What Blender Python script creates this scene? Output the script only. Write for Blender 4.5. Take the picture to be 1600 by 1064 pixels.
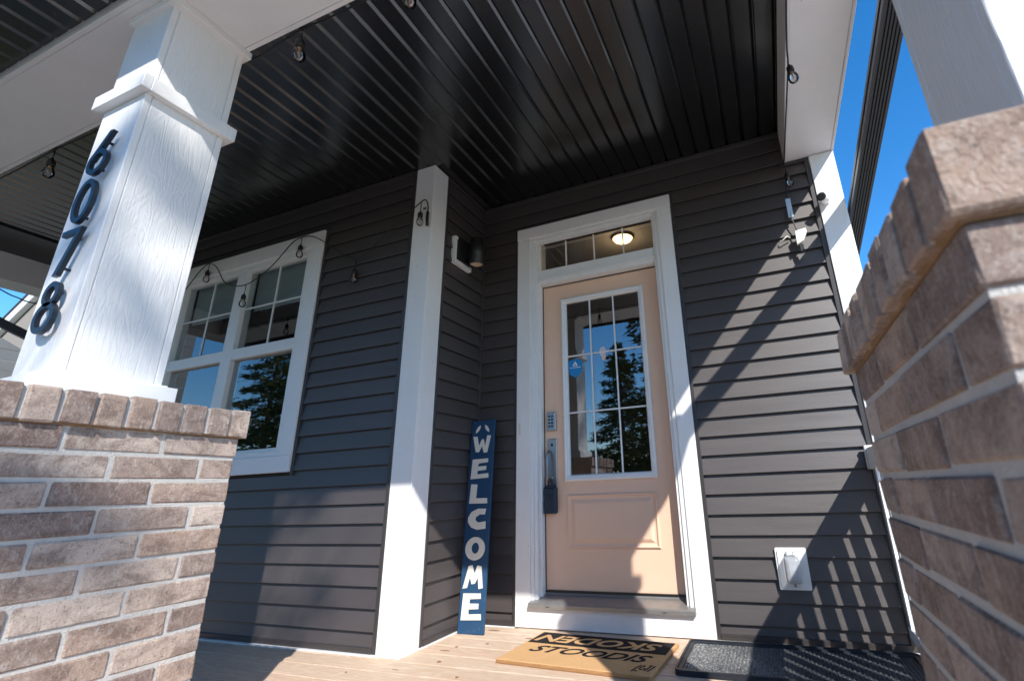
import bpy, bmesh, math, random
from mathutils import Vector, Matrix
import numpy as np
random.seed(7)
rad = math.radians
for o in list(bpy.data.objects): bpy.data.objects.remove(o)
S = bpy.context.scene
C = bpy.data.collections.new("Scene"); S.collection.children.link(C)

# ------------------------------------------------------------------ camera
def cam_axes(yaw, pitch, roll):
    cy, sy = math.cos(yaw), math.sin(yaw); cp, sp = math.cos(pitch), math.sin(pitch)
    f = Vector((sy*cp, cy*cp, sp)); r = Vector((cy, -sy, 0)); u = r.cross(f)
    cr, sr = math.cos(roll), math.sin(roll)
    return cr*r+sr*u, -sr*r+cr*u, f
r_, u_, f_ = cam_axes(-.3584, .3272, -.0403)
cd = bpy.data.cameras.new("camera"); cam = bpy.data.objects.new("camera", cd); C.objects.link(cam)
M = Matrix((( r_.x, u_.x, -f_.x, 1.4995), (r_.y, u_.y, -f_.y, -3.031), (r_.z, u_.z, -f_.z, .7948), (0, 0, 0, 1)))
cam.matrix_world = M
cd.sensor_width = 36; cd.lens = 746.03/1600*36
cd.shift_x = -114.33/1600; cd.shift_y = -21.14/1600
cd.clip_start = .02; cd.clip_end = 500
cd.dof.use_dof = True; cd.dof.focus_distance = 3.3; cd.dof.aperture_fstop = 3.6
S.camera = cam
# ------------------------------------------------------------------ light
SUN = Vector((.785, -1.0, 1.035)).normalized()
w = bpy.data.worlds.new("World"); S.world = w; w.use_nodes = True
nt = w.node_tree; bg = nt.nodes['Background']
sky = nt.nodes.new('ShaderNodeTexSky'); sky.sky_type = 'NISHITA'; sky.sun_disc = False
sky.sun_elevation = math.asin(SUN.z); sky.sun_rotation = math.atan2(SUN.x, SUN.y)
sky.altitude = 700; sky.air_density = 1.0; sky.dust_density = .4; sky.ozone_density = 3.0
hs = nt.nodes.new('ShaderNodeHueSaturation'); hs.inputs['Saturation'].default_value = 1.33; hs.inputs['Value'].default_value = 1.28
nt.links.new(sky.outputs[0], hs.inputs['Color']); nt.links.new(hs.outputs[0], bg.inputs['Color'])
bg.inputs['Strength'].default_value = .15
sd = bpy.data.lights.new("sun", 'SUN'); sd.energy = 4.3; sd.angle = rad(.53); sd.color = (1, .965, .91)
sun = bpy.data.objects.new("sun", sd); C.objects.link(sun); sun.location = SUN*20
sun.rotation_euler = (-SUN).to_track_quat('-Z', 'Y').to_euler()
S.view_settings.view_transform = 'Standard'; S.view_settings.look = 'None'
S.view_settings.exposure = .60; S.view_settings.gamma = 1
S.render.engine = 'CYCLES'
S.cycles.max_bounces = 8; S.cycles.diffuse_bounces = 5; S.cycles.transparent_max_bounces = 12

# ------------------------------------------------------------------ materials
class N:
    def __init__(s, name):
        s.m = bpy.data.materials.new(name); s.m.use_nodes = True; s.t = s.m.node_tree
        s.b = s.t.nodes['Principled BSDF']
    def n(s, typ, **kw):
        x = s.t.nodes.new(typ)
        for k, v in kw.items():
            if k in x.inputs: x.inputs[k].default_value = v
            else: setattr(x, k, v)
        return x
    def l(s, a, b): s.t.links.new(a, b)
    def coord(s, scale=(1, 1, 1), kind='Object', rnd=False):
        tc = s.n('ShaderNodeTexCoord'); mp = s.n('ShaderNodeMapping'); mp.inputs['Scale'].default_value = scale
        s.l(tc.outputs[kind], mp.inputs[0])
        if rnd:
            oi = s.n('ShaderNodeObjectInfo'); mu = s.n('ShaderNodeMath', operation='MULTIPLY'); mu.inputs[1].default_value = 37.0
            s.l(oi.outputs['Random'], mu.inputs[0]); s.l(mu.outputs[0], mp.inputs['Location'])
        return mp.outputs[0]
    def noise(s, co, scale=5, detail=4, rough=.55, dist=0):
        x = s.n('ShaderNodeTexNoise'); x.inputs['Scale'].default_value = scale; x.inputs['Detail'].default_value = detail
        x.inputs['Roughness'].default_value = rough; x.inputs['Distortion'].default_value = dist
        s.l(co, x.inputs['Vector']); return x.outputs[0]
    def ramp(s, f, stops):
        x = s.n('ShaderNodeValToRGB'); e = x.color_ramp.elements
        while len(e) < len(stops): e.new(.5)
        for q, (p, c) in zip(e, stops):
            q.position = p; q.color = (*c, 1) if len(c) == 3 else c
        s.l(f, x.inputs[0]); return x.outputs[0]
    def mix(s, f, a, b, mode='MIX'):
        x = s.n('ShaderNodeMix', data_type='RGBA', blend_type=mode)
        for sock, v in ((x.inputs[0], f), (x.inputs[6], a), (x.inputs[7], b)):
            if hasattr(v, 'links'): s.l(v, sock)
            elif isinstance(v, (int, float)): sock.default_value = v
            else: sock.default_value = (*v, 1)
        return x.outputs[2]
    def math(s, op, a, b=0.0, c=None):
        x = s.n('ShaderNodeMath', operation=op)
        for i, v in enumerate((a, b, c)):
            if v is None: continue
            if hasattr(v, 'links'): s.l(v, x.inputs[i])
            else: x.inputs[i].default_value = v
        return x.outputs[0]
    def bump(s, h, dist=.002, strength=1, nrm=None):
        x = s.n('ShaderNodeBump'); x.inputs['Distance'].default_value = dist; x.inputs['Strength'].default_value = strength
        s.l(h, x.inputs['Height'])
        if nrm is not None: s.l(nrm, x.inputs['Normal'])
        s.l(x.outputs[0], s.b.inputs['Normal']); return x.outputs[0]
    def col(s, c):
        if hasattr(c, 'links'): s.l(c, s.b.inputs['Base Color'])
        else: s.b.inputs['Base Color'].default_value = (*c, 1)
        return s
    def set(s, rough=.5, metal=0, spec=.5):
        s.b.inputs['Roughness'].default_value = rough; s.b.inputs['Metallic'].default_value = metal
        s.b.inputs['Specular IOR Level'].default_value = spec; return s

def plain(name, c, rough=.5, metal=0, spec=.5, nscale=30, var=.12, bump=.0004):
    k = N(name); co = k.coord(); nz = k.noise(co, nscale, 4)
    k.col(k.mix(nz, [v*(1-var) for v in c], [min(1, v*(1+var)) for v in c])); k.set(rough, metal, spec)
    if bump: k.bump(k.noise(co, nscale*4, 3), bump)
    return k.m

def embossed(name, c, axis, depth=.0009, rough=.42, gscale=1.5):
    """painted board embossed with cedar grain, grain along axis (0,1,2)"""
    k = N(name)
    sc = [7.0*gscale]*3; sc[axis] = 1.5*gscale
    co = k.coord(sc, rnd=True)
    n1 = k.noise(co, 1.0, 2.5, .5, .7)
    rings = k.math('SINE', k.math('MULTIPLY', n1, 62.0))
    rings = k.math('POWER', k.math('ADD', k.math('MULTIPLY', rings, .5), .5), .6)
    sc2 = [170]*3; sc2[axis] = 9
    st = k.noise(k.coord(sc2), 1.0, 3, .6)
    amp = k.noise(k.coord([2.3]*3, rnd=True), 1.0, 2)
    h = k.math('ADD', k.math('MULTIPLY', rings, k.math('MULTIPLY', amp, .62)), k.math('MULTIPLY', st, .75))
    dirt = k.noise(k.coord([5]*3, rnd=True), 1.0, 6, .65)
    specks = k.math('LESS_THAN', k.noise(k.coord([46]*3, rnd=True), 1.0, 2, .5), .222)
    base = k.mix(k.math('MULTIPLY', k.math('SUBTRACT', dirt, .45), .7), c, [v*.8 for v in c])
    base = k.mix(k.math('MULTIPLY', specks, .55), base, (.22, .19, .16))
    k.col(base); k.set(rough, 0, .4)
    k.bump(h, depth)
    return k.m

WH = (.80, .79, .78)
white_v = embossed('white_board_upright_grain', WH, 2)
white_x = embossed('white_board_grain_x', WH, 0)
white_y = embossed('white_board_grain_y', WH, 1)
column_white = embossed('column_board_upright_grain', WH, 2, .0016, .42, 1.7)
white_flat = plain('white_vinyl', (.78, .78, .77), .35, 0, .5, 12, .04, .0002)
white_taupe = embossed('white_beam_paint', (.80, .78, .77), 0, .0007)
white_taupe_y = embossed('white_beam_paint_y', (.80, .78, .77), 1, .0007)

def siding_mat(name, axis):
    k = N(name); sc = [210]*3; sc[axis] = 12
    st = k.noise(k.coord(sc, rnd=True), 1.0, 3, .6)
    big = k.noise(k.coord([1.6, 1.6, 5], rnd=True), 1.0, 5, .6)
    dust = k.noise(k.coord([9, 9, 30], rnd=True), 1.0, 6, .7)
    c = k.mix(big, (.046, .037, .035), (.076, .062, .059))
    dd = k.math('MULTIPLY', k.math('GREATER_THAN', dust, .70), .22)
    c = k.mix(dd, c, (.22, .20, .19))
    oi = k.n('ShaderNodeObjectInfo')
    c = k.mix(.12, c, k.ramp(oi.outputs['Random'], [(0, (.026, .021, .020)), (1, (.10, .083, .078))]))
    k.col(c); k.set(.50, 0, .8); k.b.inputs['IOR'].default_value = 1.53
    wv = k.noise(k.coord([1.1, 1.1, 7], rnd=True), 1, 2)
    k.bump(k.math('ADD', k.math('MULTIPLY', st, .12), wv), .005)
    return k.m
siding_x = siding_mat('charcoal_siding_x', 0); siding_y = siding_mat('charcoal_siding_y', 1)
char_trim = plain('charcoal_trim', (.045, .040, .040), .4, 0, .5, 9, .15, .0002)

def soffit_mat():
    k = N('black_vented_soffit'); co = k.coord([160, 20, 160], rnd=True)
    nz = k.noise(co, 1, 3); blotch = k.noise(k.coord([3, 1.2, 3]), 1, 4)
    dsp_ = k.math('GREATER_THAN', k.noise(k.coord([70]*3, rnd=True), 1, 2), .745)
    k.col(k.mix(k.math('MULTIPLY', dsp_, .5), k.mix(blotch, (.0015, .0015, .002), (.004, .004, .0045)), (.2, .2, .2))); k.set(.20, 0, 1.0); k.b.inputs['IOR'].default_value = 1.62
    fine = k.noise(k.coord([260]*3), 1, 2)
    k.bump(k.math('ADD', nz, fine), .00018)
    return k.m
soffit_m = soffit_mat()
black_alu = plain('black_aluminium', (.007, .007, .008), .30, .0, .6, 8, .2, .0002)
black_plastic = plain('black_plastic', (.012, .012, .013), .4)

def brick_mat():
    k = N('brown_pink_brick'); oi = k.n('ShaderNodeObjectInfo'); rnd = oi.outputs['Random']
    base = k.ramp(rnd, [(0, (.33, .235, .19)), (.14, (.48, .375, .31)), (.30, (.24, .17, .145)), (.45, (.57, .465, .39)),
                        (.6, (.39, .27, .205)), (.75, (.64, .53, .45)), (.88, (.28, .205, .175)), (1, (.46, .335, .26))])
    co = k.coord([1]*3, rnd=True)
    m1 = k.noise(k.coord([1, 1, 1.6], rnd=True), 8, 6, .7, .5); m2 = k.noise(k.coord([1, 1, .55], rnd=True), 62, 5, .72, .8)
    soft = k.mix(k.math('MULTIPLY', k.ramp(m1, [(.44, (0, 0, 0)), (.60, (1, 1, 1))]), .72), base, (.16, .11, .09))
    sme = k.math('MULTIPLY', k.ramp(m2, [(.48, (0, 0, 0)), (.68, (1, 1, 1))]), .42)
    c = k.mix(sme, soft, (.62, .55, .49))
    edge = k.noise(co, 150, 3)
    c = k.mix(k.math('MULTIPLY', k.math('LESS_THAN', edge, .36), .5), c, (.10, .075, .06))
    sp = k.noise(co, 210, 4, .75)
    c = k.mix(k.math('MULTIPLY', k.math('GREATER_THAN', sp, .60), .35), c, (.70, .62, .54))
    c = k.mix(k.math('MULTIPLY', k.math('LESS_THAN', sp, .40), .30), c, (.14, .10, .08))
    k.col(c); k.set(.9, 0, .2)
    wav = k.n('ShaderNodeTexWave', wave_type='BANDS', bands_direction='DIAGONAL')
    wav.inputs['Scale'].default_value = 30; wav.inputs['Distortion'].default_value = 16; wav.inputs['Detail'].default_value = 3
    k.l(co, wav.inputs['Vector'])
    rr = k.math('GREATER_THAN', rnd, .45)
    g2 = k.noise(co, 330, 3, .7); g3 = k.noise(co, 120, 5, .8)
    pit = k.n('ShaderNodeTexVoronoi'); pit.inputs['Scale'].default_value = 70; k.l(co, pit.inputs['Vector'])
    pits = k.math('LESS_THAN', pit.outputs['Distance'], .16)
    hh = k.math('ADD', k.math('MULTIPLY', k.math('MULTIPLY', wav.outputs[1], rr), .14), k.math('ADD', k.math('MULTIPLY', m2, .55), k.math('ADD', k.math('MULTIPLY', g3, .8), k.math('MULTIPLY', g2, .35))))
    hh = k.math('SUBTRACT', hh, k.math('MULTIPLY', pits, .30))
    k.bump(hh, .0040)
    return k.m
brick_m = brick_mat()
def mortar_mat(name='grey_mortar', c1=(.44, .42, .39), c2=(.68, .65, .61)):
    k = N(name); co = k.coord()
    a = k.noise(co, 20, 6, .7); b = k.noise(co, 160, 4, .7)
    k.col(k.mix(a, c1, c2)); k.set(.95, 0, .15); k.bump(k.math('ADD', a, b), .004); return k.m
mortar_m = mortar_mat()
mortar_tan = mortar_mat('tan_stained_mortar', (.22, .12, .06), (.50, .36, .23))

def deck_mat():
    k = N('pine_deck_boards'); oi = k.n('ShaderNodeObjectInfo'); rnd = oi.outputs['Random']
    co = k.coord([1.3, 14, 14], rnd=True)
    g = k.noise(co, 1.4, 4, .55, .6)
    rings = k.math('SINE', k.math('MULTIPLY', g, 60.0))
    base = k.ramp(rnd, [(0, (.60, .43, .31)), (.4, (.68, .53, .41)), (.7, (.62, .48, .36)), (1, (.70, .56, .43))])
    c = k.mix(k.math('MULTIPLY', k.math('ADD', rings, 1.0), .19), base, (.42, .24, .13))
    kn = k.n('ShaderNodeTexVoronoi'); kn.inputs['Scale'].default_value = 1
    k.l(k.coord([2.4, 9, 9], rnd=True), kn.inputs['Vector'])
    c = k.mix(k.math('MULTIPLY', k.math('LESS_THAN', kn.outputs['Distance'], .10), .8), c, (.16, .07, .035))
    sp = k.noise(k.coord([28]*3, rnd=True), 1, 5, .7)
    c = k.mix(k.math('MULTIPLY', k.math('GREATER_THAN', sp, .64), .25), c, (.70, .62, .52))
    st_ = k.noise(k.coord([3.5, 3.5, 3.5]), 1, 6, .7)
    c = k.mix(k.math('MULTIPLY', k.ramp(st_, [(.5, (0, 0, 0)), (.68, (1, 1, 1))]), .35), c, (.52, .38, .27))
    k.col(c); k.set(.62, 0, .35)
    k.bump(k.math('ADD', k.math('MULTIPLY', rings, .3), k.noise(k.coord([20, 260, 260]), 1, 3)), .0012)
    return k.m
deck_m = deck_mat()

def door_mat():
    k = N('peach_door_paint'); a = k.noise(k.coord([4]*3), 1, 4)
    k.col(k.mix(a, (.76, .51, .365), (.82, .56, .41))); k.set(.42, 0, .4)
    sm = k.noise(k.coord([9, 9, 3]), 1, 5, .6); rg = k.n('ShaderNodeMapRange'); rg.inputs['To Min'].default_value = .32; rg.inputs['To Max'].default_value = .55; k.l(sm, rg.inputs['Value']); k.l(rg.outputs[0], k.b.inputs['Roughness'])
    k.bump(k.noise(k.coord([340, 340, 40]), 1, 3), .0003); return k.m
door_m = door_mat()

def glass_mat(name, ior=1.55, tint=(.93, .96, .97), both=False):
    m = bpy.data.materials.new(name); m.use_nodes = True; t = m.node_tree; t.nodes.clear()
    out = t.nodes.new('ShaderNodeOutputMaterial'); mx = t.nodes.new('ShaderNodeMixShader')
    tr = t.nodes.new('ShaderNodeBsdfTransparent'); tr.inputs[0].default_value = (*tint, 1)
    gl = t.nodes.new('ShaderNodeBsdfGlossy'); gl.inputs['Roughness'].default_value = .0
    fr = t.nodes.new('ShaderNodeFresnel'); fr.inputs['IOR'].default_value = ior
    nz = t.nodes.new('ShaderNodeTexNoise'); nz.inputs['Scale'].default_value = 2.2; nz.inputs['Detail'].default_value = 1
    bp = t.nodes.new('ShaderNodeBump'); bp.inputs['Distance'].default_value = .002; bp.inputs['Strength'].default_value = .16
    tc = t.nodes.new('ShaderNodeTexCoord'); t.links.new(tc.outputs['Object'], nz.inputs[0])
    t.links.new(nz.outputs[0], bp.inputs['Height']); t.links.new(bp.outputs[0], gl.inputs['Normal'])
    ge = t.nodes.new('ShaderNodeNewGeometry'); iv = t.nodes.new('ShaderNodeMath'); iv.operation = 'SUBTRACT'; iv.inputs[0].default_value = 1.0
    if not both: t.links.new(ge.outputs['Backfacing'], iv.inputs[1])
    else: iv.inputs[1].default_value = 0.0
    mu = t.nodes.new('ShaderNodeMath'); mu.operation = 'MULTIPLY'; t.links.new(fr.outputs[0], mu.inputs[0]); t.links.new(iv.outputs[0], mu.inputs[1]); t.links.new(mu.outputs[0], mx.inputs[0]); t.links.new(tr.outputs[0], mx.inputs[1]); t.links.new(gl.outputs[0], mx.inputs[2])
    t.links.new(mx.outputs[0], out.inputs[0]); return m
pane_m = glass_mat('coated_window_glass', 2.9, (.80, .84, .85))
bulb_m = glass_mat('clear_bulb_glass', 1.6, (.95, .95, .96), True)

def blue_board():
    k = N('navy_distressed_paint'); co = k.coord([1]*3)
    a = k.noise(co, 14, 6, .7); s = k.noise(k.coord([300, 300, 26]), 1, 3, .6)
    c = k.mix(a, (.012, .05, .115), (.022, .075, .16))
    f = k.math('MULTIPLY', k.math('GREATER_THAN', k.math('MULTIPLY', s, k.math('ADD', a, .35)), .64), .6)
    k.col(k.mix(f, c, (.45, .5, .52))); k.set(.55, 0, .4); k.bump(s, .0006); return k.m
blue_m = blue_board()
cream_m = plain('cream_letter_paint', (.76, .72, .63), .6, 0, .3, 40, .10, .0006)
def coir_mat(name, a, b):
    k = N(name); n1 = k.noise(k.coord([1]*3), 170, 6, .85); n2 = k.noise(k.coord([1]*3), 12, 4)
    c = k.mix(n1, a, b); c = k.mix(k.math('MULTIPLY', n2, .3), c, [v*.6 for v in a]); k.col(c); k.set(.95, 0, .1); k.bump(n1, .007); return k.m
coir_m = coir_mat('tan_coir', (.62, .32, .12), (1.0, .68, .37))
coir_black = coir_mat('black_dyed_coir', (.015, .014, .016), (.055, .05, .05))
def rubber_mat():
    k = N('dusty_black_rubber'); co = k.coord([1]*3)
    br = k.n('ShaderNodeTexVoronoi'); br.inputs['Scale'].default_value = 46; k.l(co, br.inputs['Vector'])
    d = k.noise(k.coord([3, 3, 3]), 1.2, 5, .6)
    f = k.noise(co, 85, 5, .8)
    tc = k.n('ShaderNodeTexCoord'); sx = k.n('ShaderNodeSeparateXYZ'); k.l(tc.outputs['Object'], sx.inputs[0])
    left = k.ramp(sx.outputs[0], [(0.0, (1.2, 1.2, 1.2)), (.36, (.8, .8, .8)), (.55, (.12, .12, .12))])
    dust = k.math('MULTIPLY', k.math('MULTIPLY', k.ramp(f, [(.42, (0, 0, 0)), (.62, (1, 1, 1))]), left), .8)
    dust = k.math('MULTIPLY', dust, k.ramp(d, [(.30, (.35, .35, .35)), (.60, (1.2, 1.2, 1.2))]))
    c = k.mix(dust, (.012, .018, .026), (.42, .41, .39))
    k.col(c); k.set(.55, 0, .4); k.bump(k.math('ADD', k.math('MULTIPLY', br.outputs['Distance'], .6), k.math('MULTIPLY', f, .3)), .003); return k.m
rubber_m = rubber_mat()
rubber_plain = plain('black_rubber_rim', (.018, .022, .030), .5, 0, .4, 40, .3, .001)
nickel = plain('satin_nickel', (.30, .30, .31), .32, .85, .5, 60, .08, .0002)
lock_blue = plain('dark_blue_lockbox', (.02, .035, .055), .45, .3, .5, 60, .2, .0003)
alu = plain('grey_aluminium_sill', (.33, .32, .31), .38, .6, .5, 30, .15, .0003)
num_m = plain('dark_number_metal', (.024, .033, .046), .35, .55, .5, 50, .15, .0002)
grey_plate = plain('grey_bracket', (.55, .53, .52), .5)
room_wall = plain('room_wall', (.20, .17, .14), .8, 0, .2, 4, .05, 0)
room_dark = plain('room_floor', (.03, .024, .02), .6)
blind_m = plain('blind_fabric', (.62, .63, .60), .9, 0, .1, 60, .05, .0003)
def emit(name, c, s):
    k = N(name); k.col((.9, .8, .6)); k.b.inputs['Emission Color'].default_value = (*c, 1); k.b.inputs['Emission Strength'].default_value = s; return k.m
warm_glass = emit('lit_lamp_glass', (1, .60, .24), 5.0)
lens_m = plain('frosted_lens', (.72, .56, .42), .5, 0, .3, 10, .04, 0)
fil_m = plain('filament', (.50, .30, .16), .4, .3)
caulk_m = plain('old_caulk', (.70, .66, .58), .7)
tape_m = plain('clear_blue_tag', (.45, .58, .72), .2)
paper_m = plain('white_foam_tape', (.80, .78, .72), .8)
sticker_blue = plain('blue_sticker', (.01, .22, .52), .35, 0, .5, 5, .05, 0)
sticker_white = plain('white_sticker', (.80, .82, .85), .5, 0, .4, 5, .03, 0)
sticker_pink = plain('pale_pink_sticker', (.68, .60, .66), .5, 0, .4, 5, .05, 0)
print_ink = plain('grey_print', (.12, .13, .15), .5, 0, .4, 5, .03, 0)

# ------------------------------------------------------------------ mesh helpers
def link(o, parent=None):
    C.objects.link(o)
    if parent is not None: o.parent = parent
    return o
def thing(name, label, cat, loc=(0, 0, 0), group=None, kind=None, rz=0):
    o = bpy.data.objects.new(name, None); C.objects.link(o); o.location = loc; o.rotation_euler = (0, 0, rz)
    o.empty_display_size = .05
    if label: o['label'] = label
    if cat: o['category'] = cat
    if group: o['group'] = group
    if kind: o['kind'] = kind
    return o
def tag(o, label=None, cat=None, group=None, kind=None):
    for k, v in (('label', label), ('category', cat), ('group', group), ('kind', kind)):
        if v: o[k] = v
    return o
def mesh(name, vs, fs, mat, smooth=False):
    me = bpy.data.meshes.new(name); me.from_pydata([tuple(v) for v in vs], [], fs); me.update()
    me.materials.append(mat)
    if smooth: me.polygons.foreach_set('use_smooth', [True]*len(me.polygons))
    return me
class MB:
    def __init__(s): s.bm = bmesh.new()
    def box(s, a, b, bev=0.0):
        a = Vector(a); b = Vector(b); c = (a+b)/2; d = b-a
        r = bmesh.ops.create_cube(s.bm, size=1, matrix=Matrix.Translation(c) @ Matrix.Diagonal((abs(d.x), abs(d.y), abs(d.z), 1)))
        if bev > 0:
            es = list({e for v in r['verts'] for e in v.link_edges})
            bmesh.ops.bevel(s.bm, geom=es, offset=bev, segments=1, affect='EDGES', profile=.5)
        return s
    def prism(s, pts, axis, a, b):
        """pts 2D polygon; extruded along axis from a to b. axis 'x': pts=(y,z); 'y': (x,z); 'z': (x,y)"""
        def P(p, t): return {'x': (t, p[0], p[1]), 'y': (p[0], t, p[1]), 'z': (p[0], p[1], t)}[axis]
        n = len(pts); v0 = [s.bm.verts.new(P(p, a)) for p in pts]; v1 = [s.bm.verts.new(P(p, b)) for p in pts]
        s.bm.faces.new(v0); s.bm.faces.new(v1[::-1])
        for i in range(n): s.bm.faces.new((v0[i], v0[(i+1) % n], v1[(i+1) % n], v1[i]))
        return s
    def ring(s, outer, inner, axis, a, b):
        def P(p, t): return {'x': (t, p[0], p[1]), 'y': (p[0], t, p[1]), 'z': (p[0], p[1], t)}[axis]
        n = len(outer); V = [[s.bm.verts.new(P(p, t)) for p in L] for L in (outer, inner) for t in (a, b)]
        oa, ob, ia, ib = V
        for i in range(n):
            j = (i+1) % n
            for q in ((oa[i], oa[j], ob[j], ob[i]), (ia[i], ib[i], ib[j], ia[j]), (oa[i], ia[i], ia[j], oa[j]), (ob[i], ob[j], ib[j], ib[i])):
                s.bm.faces.new(q)
        return s
    def tube(s, pts, r, n=8, cap=True):
        pts = [Vector(p) for p in pts]; rings = []; up0 = None
        for i, p in enumerate(pts):
            t = (pts[min(i+1, len(pts)-1)]-pts[max(i-1, 0)]).normalized()
            if up0 is None or abs(up0.dot(t)) > .98: up0 = Vector((0, 0, 1)) if abs(t.z) < .9 else Vector((1, 0, 0))
            x = t.cross(up0).normalized(); y = x.cross(t).normalized(); up0 = y
            rr = r(i/(len(pts)-1)) if callable(r) else r
            rings.append([s.bm.verts.new(p+(x*math.cos(a)+y*math.sin(a))*rr) for a in [2*math.pi*k/n for k in range(n)]])
        for A, B in zip(rings, rings[1:]):
            for k in range(n): s.bm.faces.new((A[k], A[(k+1) % n], B[(k+1) % n], B[k]))
        if cap: s.bm.faces.new(rings[0][::-1]); s.bm.faces.new(rings[-1])
        return s
    def lathe(s, prof, n=16, loc=(0, 0, 0)):
        loc = Vector(loc); R = []
        for r, z in prof:
            R.append([s.bm.verts.new(loc+Vector((r*math.cos(2*math.pi*k/n), r*math.sin(2*math.pi*k/n), z))) for k in range(n)] if r > 1e-6 else [s.bm.verts.new(loc+Vector((0, 0, z)))])
        for A, B in zip(R, R[1:]):
            for k in range(n):
                j = (k+1) % n
                if len(A) == 1 and len(B) == 1: continue
                if len(A) == 1: s.bm.faces.new((A[0], B[j], B[k]))
                elif len(B) == 1: s.bm.faces.new((A[k], A[j], B[0]))
                else: s.bm.faces.new((A[k], A[j], B[j], B[k]))
        return s
    def build(s, name, mat, parent=None, smooth=False, recalc=True):
        if recalc: bmesh.ops.recalc_face_normals(s.bm, faces=s.bm.faces[:])
        me = bpy.data.meshes.new(name); s.bm.to_mesh(me); s.bm.free(); me.materials.append(mat)
        if smooth: me.polygons.foreach_set('use_smooth', [True]*len(me.polygons))
        return link(bpy.data.objects.new(name, me), parent)
def box(name, a, b, mat, parent=None, bev=0.0): return MB().box(a, b, bev).build(name, mat, parent)
def catmull(P, n=10):
    P = [Vector(p) for p in P]; P = [2*P[0]-P[1]]+P+[2*P[-1]-P[-2]]; out = []
    for i in range(1, len(P)-2):
        for k in range(n):
            t = k/n; a, b, c, d = P[i-1:i+3]
            out.append(.5*((2*b)+(c-a)*t+(2*a-5*b+4*c-d)*t*t+(3*b-a-3*c+d)*t**3))
    out.append(P[-2]); return out
def ell(cx, cy, rx, ry, n=28, a0=0): return [(cx+rx*math.cos(a0+2*math.pi*i/n), cy+ry*math.sin(a0+2*math.pi*i/n)) for i in range(n)]

# ------------------------------------------------------------------ setting: ground
GZ = -.62
def ground_mat():
    k = N('lawn'); co = k.coord(); a = k.noise(co, .6, 6); b = k.noise(co, 30, 5, .8)
    c = k.mix(a, (.07, .10, .03), (.13, .13, .05)); c = k.mix(b, c, (.16, .14, .07)); k.col(c); k.set(.95, 0, .1); k.bump(b, .03); return k.m
g = MB(); g.bm.faces.new([g.bm.verts.new(v) for v in ((-250, -250, GZ), (250, -250, GZ), (250, 250, GZ), (-250, 250, GZ))])
tag(g.build('lawn_ground', ground_mat(), recalc=False), kind='structure')
conc = plain('pale_concrete', (.52, .49, .455), .9, 0, .2, 3, .12, .002)
asph = plain('asphalt', (.055, .055, .057), .9, 0, .2, 8, .2, .003)
tag(box('front_path', (1.9, -8.8, GZ-.05), (2.64, -3.62, GZ+.02), conc), kind='structure')
tag(box('right_bounce_pad', (2.65, -8.8, GZ-.05), (9.5, 6, GZ+.022), conc), kind='structure')  # unseen pale slab, added as a bright surface for the soffit grooves to reflect
tag(box('front_bounce_pad', (-3.5, -8.0, GZ-.05), (1.88, -3.62, GZ+.026), conc), kind='structure')  # slab added out of view to bounce sunlight up onto the beam undersides
tag(box('road', (-200, -18, GZ-.05), (200, -10.2, GZ+.012), asph), kind='structure')
tag(box('pavement', (-200, -10.2+.0, GZ-.05), (-.302, -8.9, GZ+.016), conc), kind='structure')

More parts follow.
